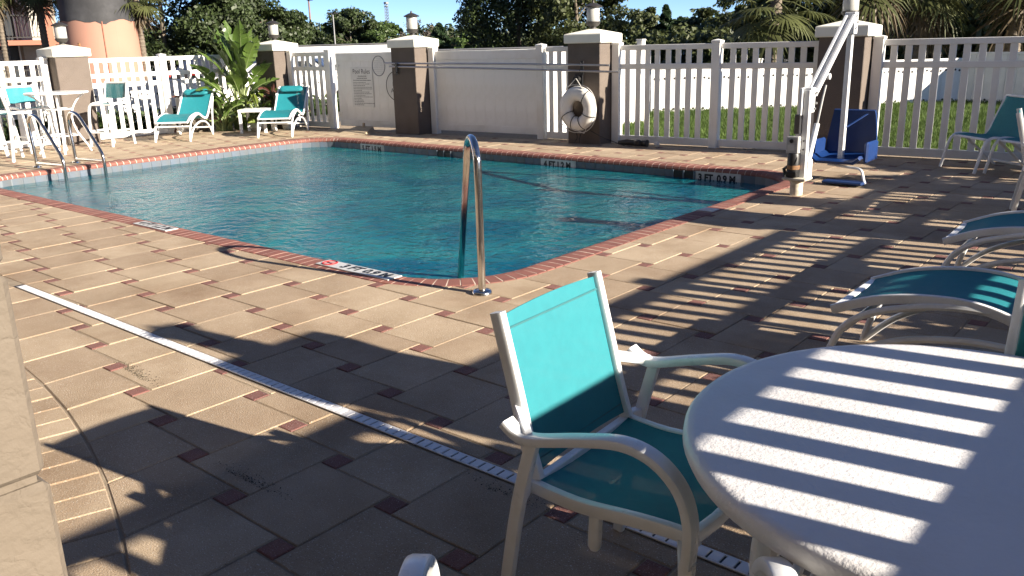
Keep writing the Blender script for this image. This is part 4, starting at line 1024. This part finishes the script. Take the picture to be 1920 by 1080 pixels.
# fan palms
def fan_leaf(mb, o, d, L, rnd, droop, segs=15, wid=.05):
    """one palmate leaf: a stalk along d from o and a fan of drooping blades"""
    o = Vector(o); d = Vector(d).normalized(); side = d.cross(Vector((0, 0, 1)))
    if side.length < .05: side = Vector((1, 0, 0))
    side.normalize(); up = side.cross(d)
    hub = o + d * L * .75 - Vector((0, 0, droop * L * .12))
    mb.tube([o, (o + hub) / 2 + Vector((0, 0, .06 * L)), hub], .012, 4)
    for k in range(segs):
        a = (k / (segs - 1) - .5) * 3.9 + rnd.uniform(-.05, .05); dr = (d * math.cos(a) + side * math.sin(a)).normalized()
        l = L * (.85 + .15 * math.cos(a)) * rnd.uniform(.8, 1.1); w_ = side * math.cos(a) - d * math.sin(a)
        p1 = hub + dr * l * .45 - Vector((0, 0, droop * l * .04)); p2 = hub + dr * l * .72 - Vector((0, 0, droop * l * .12)); p3 = p2 + dr * l * .2 - Vector((0, 0, droop * l * rnd.uniform(.08, .22)))
        mb.add([hub, p1 + w_ * wid * .5, p2 + w_ * wid * .3, p3, p2 - w_ * wid * .3, p1 - w_ * wid * .5], [(0, 1, 5), (1, 2, 4, 5), (2, 3, 4)])
def palm(label, x, y, h, L, n, seed, trunk_r=.13, skirt=True, lean=0.0):
    rnd = random.Random(seed); t = thing('fan_palm', label, 'palm tree', (x, y, -.05), 0, None)
    top = Vector((lean, 0, h))
    tb = MB().tube(smooth_path([(0, 0, 0), (lean * .4, 0, h * .5), tuple(top)], 5), [trunk_r * (1.15 - .3 * k / 10) for k in range(11)], 10)
    for k in range(int(h / .12)):
        f = k * .12 / h; tb.lathe([(trunk_r * 1.1, -.01), (trunk_r * (1.16 + rnd.uniform(-.03, .03)), .01), (trunk_r * 1.0, .05)], (lean * f ** 1.2, 0, k * .12), 8)
    part(t, 'trunk', tb, bark)
    up = MB(); dn = MB()
    for k in range(n):
        a = k * 2.4 + rnd.uniform(-.2, .2); e = R(75) - R(125) * (k / n); d = (math.cos(a) * math.cos(e), math.sin(a) * math.cos(e), math.sin(e))
        fan_leaf(up, top, d, L * rnd.uniform(.8, 1.05) * .8, rnd, .8 + .6 * (k / n), 24, .055)
    part(t, 'crown', up, palm_l)
    if skirt:
        for k in range(n // 2):
            a = k * 2.4 + 1; e = R(-45) - R(35) * rnd.random(); d = (math.cos(a) * math.cos(e), math.sin(a) * math.cos(e), math.sin(e))
            fan_leaf(dn, top - Vector((0, 0, .1)), d, L * rnd.uniform(.6, .9), rnd, 1.0, 11)
        part(t, 'dead_skirt', dn, dry_l)
    return t
palm('fan palm with brown skirt right of the pink tower', -29.4, 15.15, 3.45, .92, 26, 1, .1)
palm('fan palm at the top left corner before the pink hotel', -33.6, 12.3, 4.05, 1.05, 20, 2, .12)
palm('fan palm before the pink hotel balcony, second from the left edge', -33.3, 13.55, 4.1, 1.05, 20, 3, .12)
palm('slim fan palm directly left of the pink tower', -32.6, 14.85, 4.7, .95, 18, 4, .12, False)
palm('fan palm drooping behind the left side of the pool lift', -8.3, 19.0, 2.35, 1.15, 24, 5, .14, False)
palm('fan palm behind the right hand picket fence, brown skirt', -6.6, 24.2, 2.9, 1.35, 28, 6, .17)
palm('fan palm at the right picture edge behind the picket fence', -4.6, 24.6, 3.1, 1.4, 28, 7, .17)
palm('fan palm overhanging the pillar behind the pool lift', -7.1, 21.6, 3.2, 1.3, 24, 8, .15)

# big leafy plant and border plants
def blade(L, wd, bend, fold=.25, torn=0, rnd=random, n=9):
    """a banana-like leaf blade along +X, arching down by bend; returns MB"""
    mb = MB(); pr = [0, .55, .85, .98, 1, .95, .82, .58, .25, 0.02]
    for s in (-1, 1):
        rows = []; last = None; tear = [i for i in range(1, n) if torn and rnd.random() < torn]
        strips = []; cur = []
        for i in range(n + 1):
            f = i / n; a = bend * f; x = L * (math.sin(a) / bend if abs(bend) > .01 else f) ; z = -L * (1 - math.cos(a)) / bend if abs(bend) > .01 else 0
            w_ = wd * .5 * pr[min(9, round(f * 9))]
            cur.append([Vector((x, 0, z)), Vector((x + .02, s * w_ * .55, z + fold * w_ * .5)), Vector((x + .04, s * w_, z + fold * w_ * .35))])
            if i in tear and len(cur) > 1:
                strips.append(cur); q = rnd.uniform(.02, .10); cur = [[cur[-1][0], cur[-1][1] + Vector((.015, 0, -q * .4)), cur[-1][2] + Vector((.03, 0, -q))]]
        strips.append(cur)
        for st in strips:
            if len(st) > 1: mb.grid(st if s > 0 else [r[::-1] for r in st])
    return mb
def leafy_plant(name, label, cat, loc, leaves, mt, stem, seed, torn=.25, bz=0):
    rnd = random.Random(seed); t = thing(name, label, cat, loc, 0, None)
    sm = MB()
    for (az, tilt, pet, L, wd, bend) in leaves:
        d = Vector((math.cos(az) * math.sin(tilt), math.sin(az) * math.sin(tilt), math.cos(tilt))); b = Vector((rnd.uniform(-.12, .12), rnd.uniform(-.12, .12), 0))
        tip = b + Vector((d.x * pet * .7, d.y * pet * .7, d.z * pet)) ; mid = b + Vector((d.x * pet * .22, d.y * pet * .22, d.z * pet * .55))
        sm.tube(smooth_path([b, mid, tip], 4), [.028, .026, .024, .022, .02, .018, .016, .014, .012], 6)
        e = tilt * 1.15 + .08; dx = Vector((math.cos(az) * math.sin(e), math.sin(az) * math.sin(e), math.cos(e)))
        sd = Vector((-math.sin(az), math.cos(az), 0)); roll = rnd.uniform(-.9, .9); upv = dx.cross(sd) * -1
        sd2 = sd * math.cos(roll) + upv * math.sin(roll); M = Matrix((dx, sd2, dx.cross(sd2))).transposed().to_4x4(); M.translation = tip
        part(t, 'leaf', place(blade(L, wd, bend, .3, torn, rnd), M), mt)
        ms = MB(); nn = 8; ms.tube([M @ Vector((L * math.sin(bend * i / nn) / bend, 0, -L * (1 - math.cos(bend * i / nn)) / bend + .004)) for i in range(nn + 1)], [.010 * (1 - .8 * i / nn) for i in range(nn + 1)], 4); sm.merge(ms)
    part(t, 'stems', sm, stem)
    return t
rnd = random.Random(21); LV_ = []
for k in range(30):
    az = k * 2.4 + rnd.uniform(-.3, .3); f = k / 29
    LV_.append((az, .10 + .62 * f + rnd.uniform(-.05, .05), 1.28 - .75 * f + rnd.uniform(-.1, .1), .84 - .12 * f, .31, .35 + .9 * f))
leafy_plant('paradise_plant', 'tall broad leaved tropical plant between the left sun loungers', 'plant', (-15.45, 9.84, 0), LV_, bird_l, stem_l, 5, .3)
def bushlet(name, label, loc, n, h, L, wd, mt, seed, stem=stem_l):
    r_ = random.Random(seed); lv = [(k * 2.4 + r_.uniform(-.3, .3), r_.uniform(.15, 1.1), h * r_.uniform(.35, 1), L * r_.uniform(.7, 1.2), wd, r_.uniform(.5, 1.6)) for k in range(n)]
    return leafy_plant(name, label, 'plant', loc, lv, mt, stem, seed, 0)
bushlet('croton_bush', 'yellow and green bushy plant behind the white side table', (-15.05, 9.98, 0), 34, .62, .26, .11, croton_l, 3)
bushlet('croton_bush', 'small light green plant at the right foot of the tall leafy plant', (-14.92, 10.2, 0), 20, .45, .3, .13, lime_l if False else bird_l, 4)
bushlet('ti_plant', 'maroon leaved plant behind the right hand pillow lounger', (-14.82, 10.33, 0), 22, .72, .34, .07, ti_l, 5, bark)
bushlet('ti_plant', 'brownish red plant left of the tall leafy plant by the fence', (-15.85, 9.1, 0), 18, .66, .3, .08, ti_l, 6, bark)
bushlet('leafy_shrub', 'low dark green shrub under the tall leafy plant', (-15.5, 9.45, 0), 40, .6, .32, .10, bird_l, 7)
mb = MB()
for (x, y, s) in ((-15.02, 10.06, .13), (-14.86, 10.22, .1), (-15.2, 9.95, .1)):
    pass
t = thing('plastic_bucket', 'small white bucket standing behind the right pillow lounger', 'bucket', (-14.55, 10.28, 0)); part(t, 'pail', MB().lathe([(.10, 0), (.13, .26), (.135, .27), (.12, .27), (.095, .02), (0, .02)], n=20), foam); part(t, 'handle', MB().tube([(.13 * math.cos(a), .02, .25 + .12 * math.sin(a)) for a in [k * math.pi / 8 for k in range(9)]], .004, 5), grey_m)
tag(solo('garden_stone', MB().lathe([(.001, 0), (.12, .0), (.16, .06), (.13, .13), (.05, .17), (.001, .17)], n=9), foam, (-15.0, 9.9, 0), world=False), 'pale rounded stone under the white side table', 'stone')
lf = np.random.default_rng(9); P = np.stack([lf.uniform(-17.45, -17.1, 9000), lf.uniform(-1, 15.5, 9000), lf.uniform(.0, .42, 9000) * lf.uniform(.6, 1.1, 9000)], 1)
o = bpy.data.objects.new('hedge', cards('hedge', P, .07, hedge_l, 9)); COL.objects.link(o); o['label'] = 'low clipped green hedge at the foot of the outer white fence'; o['category'] = 'hedge'
# grass blades on the lawn
def grass(n, seed):
    g = np.random.default_rng(seed); poly = [(-8.7, yf(-8.7) + .3), (3, yf(3) + .3), (3, 20.6), (-5, 21.4), (-9.8, 16.4), (-9.2, 14.0)]
    x = g.uniform(-9.9, 3, n * 2); y = g.uniform(11.4, 21.5, n * 2); ins = np.zeros(len(x), bool); j = len(poly) - 1
    for i in range(len(poly)):
        xi, yi = poly[i]; xj, yj = poly[j]; cr = ((yi > y) != (yj > y)) & (x < (xj - xi) * (y - yi) / (yj - yi) + xi); ins ^= cr; j = i
    x, y = x[ins][:n], y[ins][:n]; n = len(x); a = g.uniform(0, 6.28, n); h = g.uniform(.05, .13, n); w_ = .012; ln = g.normal(0, .04, (n, 2))
    V = np.stack([np.stack([x - np.cos(a) * w_, y - np.sin(a) * w_, np.full(n, -.03)], 1), np.stack([x + np.cos(a) * w_, y + np.sin(a) * w_, np.full(n, -.03)], 1), np.stack([x + ln[:, 0], y + ln[:, 1], h - .03], 1)], 1).reshape(-1, 3)
    me = bpy.data.meshes.new('grass'); me.vertices.add(3 * n); me.vertices.foreach_set('co', V.ravel().astype(np.float32)); me.loops.add(3 * n); me.loops.foreach_set('vertex_index', np.arange(3 * n, dtype=np.int32)); me.polygons.add(n); me.polygons.foreach_set('loop_start', np.arange(0, 3 * n, 3, dtype=np.int32))
    try: me.polygons.foreach_set('loop_total', np.full(n, 3, dtype=np.int32))
    except Exception: pass
    me.materials.append(grass_m); me.update(calc_edges=True); o = bpy.data.objects.new('grass', me); COL.objects.link(o); o['kind'] = 'stuff'
grass(120000, 31)

# ------------------------------------------------------------------ buildings, vehicles, poles beyond the fence
tw = thing('round_tower', 'pink round tower with a black painted upper part', 'tower', (-30.0, 14.05, -.05), 0)
def rad(z): return 1.16 + .06 * (2.6 - z) / 2.6
def tower_skin(z0, z1, bulge=0.0, edge=None):
    mb = MB(); rows = []; N_ = 48
    for zz in range(7):
        row = []
        for k in range(N_ + 1):
            a = 2 * math.pi * k / N_; z = z0 + (z1 - z0) * zz / 6; r_ = rad(z) + bulge
            if edge == 'top' and zz == 6: z += .06 * math.sin(a * 7) * math.sin(a * 3 + 1) - (.10 if abs((a - 5.85) % 6.28) < .25 else 0)
            if edge == 'bottom' and zz == 0: z += .06 * math.sin(a * 7) * math.sin(a * 3 + 1) - (.10 if abs((a - 5.85) % 6.28) < .25 else 0)
            row.append(Vector((r_ * math.cos(a), r_ * math.sin(a), z)))
        rows.append(row)
    return mb.grid(rows)
part(tw, 'lower_wall', tower_skin(0, 2.78, 0, None), pink)
part(tw, 'upper_wall', tower_skin(2.62, 7.5, .012, 'bottom'), tower_b)
a = -.36; part(tw, 'downpipe', MB().tube([((rad(z) + .01) * math.cos(a), (rad(z) + .01) * math.sin(a), z) for z in (0, 1.3, 2.6)], .02, 6), pinkd)
part(tw, 'bracket', MB().tube([(.6, -.95, 1.45), (.75, -1.1, 1.75), (.78, -1.12, 1.95)], .04, 6), rust_m)
ht = thing('pink_hotel', 'pink hotel with railed balconies at the top left', 'building', (-43.6, 5.4, -.05), R(68))
# local +X runs along the facade, -Y faces the pool
FL = 2.05
part(ht, 'wall', MB().box((0, 1.9, 4.2), (24, .3, 8.4)), mat('hotel_back_wall', (.34, .27, .21), .85))
for k in range(4):
    part(ht, 'balcony_slab', MB().cbox((0, .95, FL + .06 + (k) * 2.75 - .0), (24, 2.1, .2), .01), pinkd)
for k in range(9):
    x = -11.6 + k * 2.9
    part(ht, 'pier', MB().cbox((x, .1, 4.2), (.42, .5, 8.4), .01), pinkd)
for f in range(3):
    z0 = (FL + .16 + (f - 1) * 2.75) if f else 0.0
    for k in range(8):
        x = -11.6 + k * 2.9 + 1.45
        wn = part(ht, 'window', MB().cbox((x - .35, 1.73, z0 + 1.05), (1.2, .06, 2.0), .01), window_m)
        part(wn, 'frame', MB().cbox((x - .35, 1.70, z0 + 2.08), (1.3, .08, .06), .004).cbox((x - .95, 1.70, z0 + 1.05), (.06, .08, 2.0), .004).cbox((x + .25, 1.70, z0 + 1.05), (.06, .08, 2.0), .004).cbox((x - .35, 1.70, z0 + 1.05), (.05, .08, 2.0), .004), vinyl)
        part(wn, 'curtain', MB().cbox((x - .62, 1.69, z0 + .95), (.5, .02, 1.8), .004), curtain)
        part(ht, 'door', MB().cbox((x + .8, 1.73, z0 + 1.0), (.8, .05, 2.0), .01), curtain)
    rl = MB(); rl.box((0, -.05, z0 + 1.0), (24, .05, .05)).box((0, -.05, z0 + .12), (24, .04, .04))
    for k in range(180): rl.box((-11.9 + k * .132, -.05, z0 + .55), (.025, .025, .9))
    part(ht, 'railing', rl, dark)
part(ht, 'roof', MB().cbox((0, .9, 8.5), (24.4, 2.6, .3), .02), pinkd)
vt = thing('box_truck', 'white box truck roof showing above the pool rules gate', 'truck', (-20.9, 17.2, -.045), R(36.5))
part(vt, 'box', MB().cbox((0, 0, 1.02), (3.6, 1.6, 1.28), .05), vanw); part(vt, 'roof_edge', MB().cbox((0, 0, 1.66), (3.64, 1.64, .03), .01), grey_m)
part(vt, 'cab', MB().cbox((2.2, 0, .78), (.9, 1.5, .95), .15), vanw)
for sx in (-1.2, 2.0):
    for s in (-1, 1):
        wv = part(vt, 'wheel', MB().tube([(sx, s * .70, .30), (sx, s * .82, .30)], .30, 18), black); part(wv, 'rim', MB().tube([(sx, s * .80, .30), (sx, s * .835, .30)], .17, 14), alu)
part(vt, 'windscreen', MB().cbox((2.64, 0, .98), (.04, 1.3, .4), .01), window_m)
def car(label, x, y, rz, paint):
    t = thing('parked_car', label, 'car', (x, y, -.045), rz, 'cars parked beyond the fence')
    prof = [(-2.05, .35), (-2.1, .62), (-2.0, .82), (-1.55, .90), (-1.0, 1.30), (-.3, 1.40), (.45, 1.36), (1.0, .95), (1.75, .84), (2.05, .68), (2.1, .38)]
    rows = [[Vector((px, y_, pz if pz < .9 else pz - (.0 if abs(y_) < .7 else .06))) for px, pz in prof] for y_ in (-.82, -.74, -.3, .3, .74, .82)]
    rows = [[Vector((v.x, v.y * (.86 if v.z > 1.0 else 1), v.z)) for v in r] for r in rows]
    mb = MB().grid(rows)
    for r, fl in ((rows[0], 0), (rows[-1], 1)): mb.add(r, [tuple(range(len(r)))[::-1] if fl else tuple(range(len(r)))])
    part(t, 'body', mb, paint)
    for s in (-1, 1):
        part(t, 'side_window', MB().add([(-1.25, s * .79, .95), (.75, s * .79, .95), (.38, s * .735, 1.28), (-.85, s * .735, 1.28)], [(0, 1, 2, 3)]), window_m)
        part(t, 'headlight', MB().cbox((2.0, s * .6, .68), (.1, .3, .12), .02), glassw); part(t, 'tail_light', MB().cbox((-2.05, s * .62, .74), (.08, .26, .13), .02), redink)
        for wx in (-1.3, 1.3):
            wv = part(t, 'wheel', MB().tube([(wx, s * .66, .31), (wx, s * .85, .31)], .31, 18), black); part(wv, 'rim', MB().tube([(wx, s * .83, .31), (wx, s * .87, .31)], .18, 12), alu)
    part(t, 'windscreen', MB().add([(.98, -.66, .97), (.98, .66, .97), (.50, .6, 1.33), (.50, -.6, 1.33)], [(0, 1, 2, 3)]), window_m)
car('white car glimpsed through the picket bay left of the pool rules gate', -18.9, 13.9, R(40), vanw)
car('dark grey car glimpsed through the fence behind the left lounger', -30.5, 18.6, R(110), cargrey)
car('second dark grey car, glimpsed through the fence beside the tall leafy plant', -27.2, 19.4, R(100), cargrey)
vb = thing('white_trailer', 'long white trailer roof peeping over the plain solid gate', 'trailer', (-19.6, 22.0, -.045), R(35))
part(vb, 'box', MB().cbox((0, 0, .98), (5.0, 1.7, .86), .05), vanw); part(vb, 'roof_edge', MB().cbox((0, 0, 1.415), (5.04, 1.74, .03), .01), grey_m)
for sx in (-1.4, 1.4): part(vb, 'wheel', MB().tube([(sx, -.88, .28), (sx, -.76, .28)], .28, 16), black)
def pole(label, x, y, h, r_, heads):
    t = thing('light_pole', label, 'light pole', (x, y, -.05), 0, 'parking lot light poles')
    part(t, 'pole', MB().tube([(0, 0, 0), (0, 0, h)], [r_ * 1.2, r_ * .8], 8), polem if not heads else grey_m)
    if heads:
        for s in (-1, 1): part(t, 'lamp_head', MB().cbox((s * .28 * .77, s * .28 * .64, h + .04), (.42, .28, .14), .03, R(40)), dark)
        part(t, 'crossarm', MB().tube([(-.25, -.2, h), (.25, .2, h)], .035, 6), grey_m)
    else: part(t, 'lamp_head', MB().cbox((.1, .05, h + .05), (.5, .3, .12), .03, R(40)), dark)
pole('tall thin reddish light pole reaching the top of the picture', -63.7, 48.4, 5.55, .09, False)
pole('grey twin headed light pole before the rounded dark tree', -70.3, 56.2, 4.75, .07, True)
pole('twin headed light pole above the sloping dark oak', -60.4, 39.5, 4.05, .07, True)
rt = thing('radio_tower', 'thin lattice radio tower far away above the trees', 'radio tower', (-297.2, 267.6, -.05), 0)
mb = MB(); H = 19.3; w0, w1 = 1.4, .8
cr = lambda k, z: Vector(((w0 + (w1 - w0) * z / H) * math.cos(k * 2.094 + .3), (w0 + (w1 - w0) * z / H) * math.sin(k * 2.094 + .3), z))
for k in range(3): mb.tube([cr(k, 0), cr(k, H)], .13, 4)
part(rt, 'leg', mb, grey_m); mb = MB()
for i in range(16):
    for k in range(3): mb.tube([cr(k, H * i / 16), cr((k + 1) % 3, H * (i + 1) / 16)], .09, 3).tube([cr(k, H * (i + 1) / 16), cr((k + 1) % 3, H * (i + 1) / 16)], .09, 3)
part(rt, 'bracing', mb, grey_m); part(rt, 'dish', MB().lathe([(.1, 0), (1.0, .25), (1.0, .35), (0, .4)], (.5, -.5, H - 1.2), 12), white_p); part(rt, 'beacon', MB().cbox((0, 0, H + .4), (1.6, 1.6, .9), .1), grey_m)
sg = thing('yellow_sign_board', 'small pale yellow board left of the white truck roof', 'sign', (-34.9, 25.9, -.05), R(40)); part(sg, 'board', MB().cbox((0, 0, 1.25), (1.6, .06, .3), .01), yellow); part(sg, 'post', MB().cbox((-.6, 0, .55), (.08, .08, 1.1), .005).cbox((.6, 0, .55), (.08, .08, 1.1), .005), grey_m)

for k, (y, h) in enumerate(((-.4, 1.30), (1.78, 1.295), (3.35, 1.12), (4.75, 1.10), (5.75, 1.16), (8.9, 1.45), (10.3, 1.95), (11.7, 2.1))):  # unseen shrubs, guessed; heights set to block light through the fence
    g = np.random.default_rng(90 + k); C_, N_ = crown_pts(g, 5200, (0, 0, h * .54), (.36, .66, h * .45), 40, rough=.28)
    if k == 1: C_ = np.stack([g.uniform(-.17, .12, 9000), g.uniform(-.53, .52, 9000), g.uniform(.02, h, 9000)], 1); N_ = None  # flat box crown shaped to stop the lower light stripes on the table
    t = thing('garden_shrub', ['rounded shrub outside the side fence level with the hotel porch', 'clipped square shrub outside the side fence behind the round table', 'shrub outside the side fence beside its first lantern pillar', 'dense shrub outside the side fence opposite the nearer lounger', 'shrub outside the side fence opposite the farther lounger', 'shrub outside the side fence past its second lantern pillar', 'tall shrub outside the side fence towards the far corner', 'tallest shrub outside the far corner of the side fence'][k], 'shrub', (1.32, y, -.05), 0, 'shrubs outside the side fence')
    part(t, 'stem', MB().tube([(0, 0, 0), (.02, .05, h * .5)], .03, 6).tube([(0, 0, .05), (.05, -.3, h * .5)], .02, 5).tube([(0, 0, .05), (-.04, .3, h * .55)], .02, 5), bark)
    o = bpy.data.objects.new('crown', cards('crown', C_, .06, hedge_l, 90 + k, N=N_)); COL.objects.link(o); o.parent = t
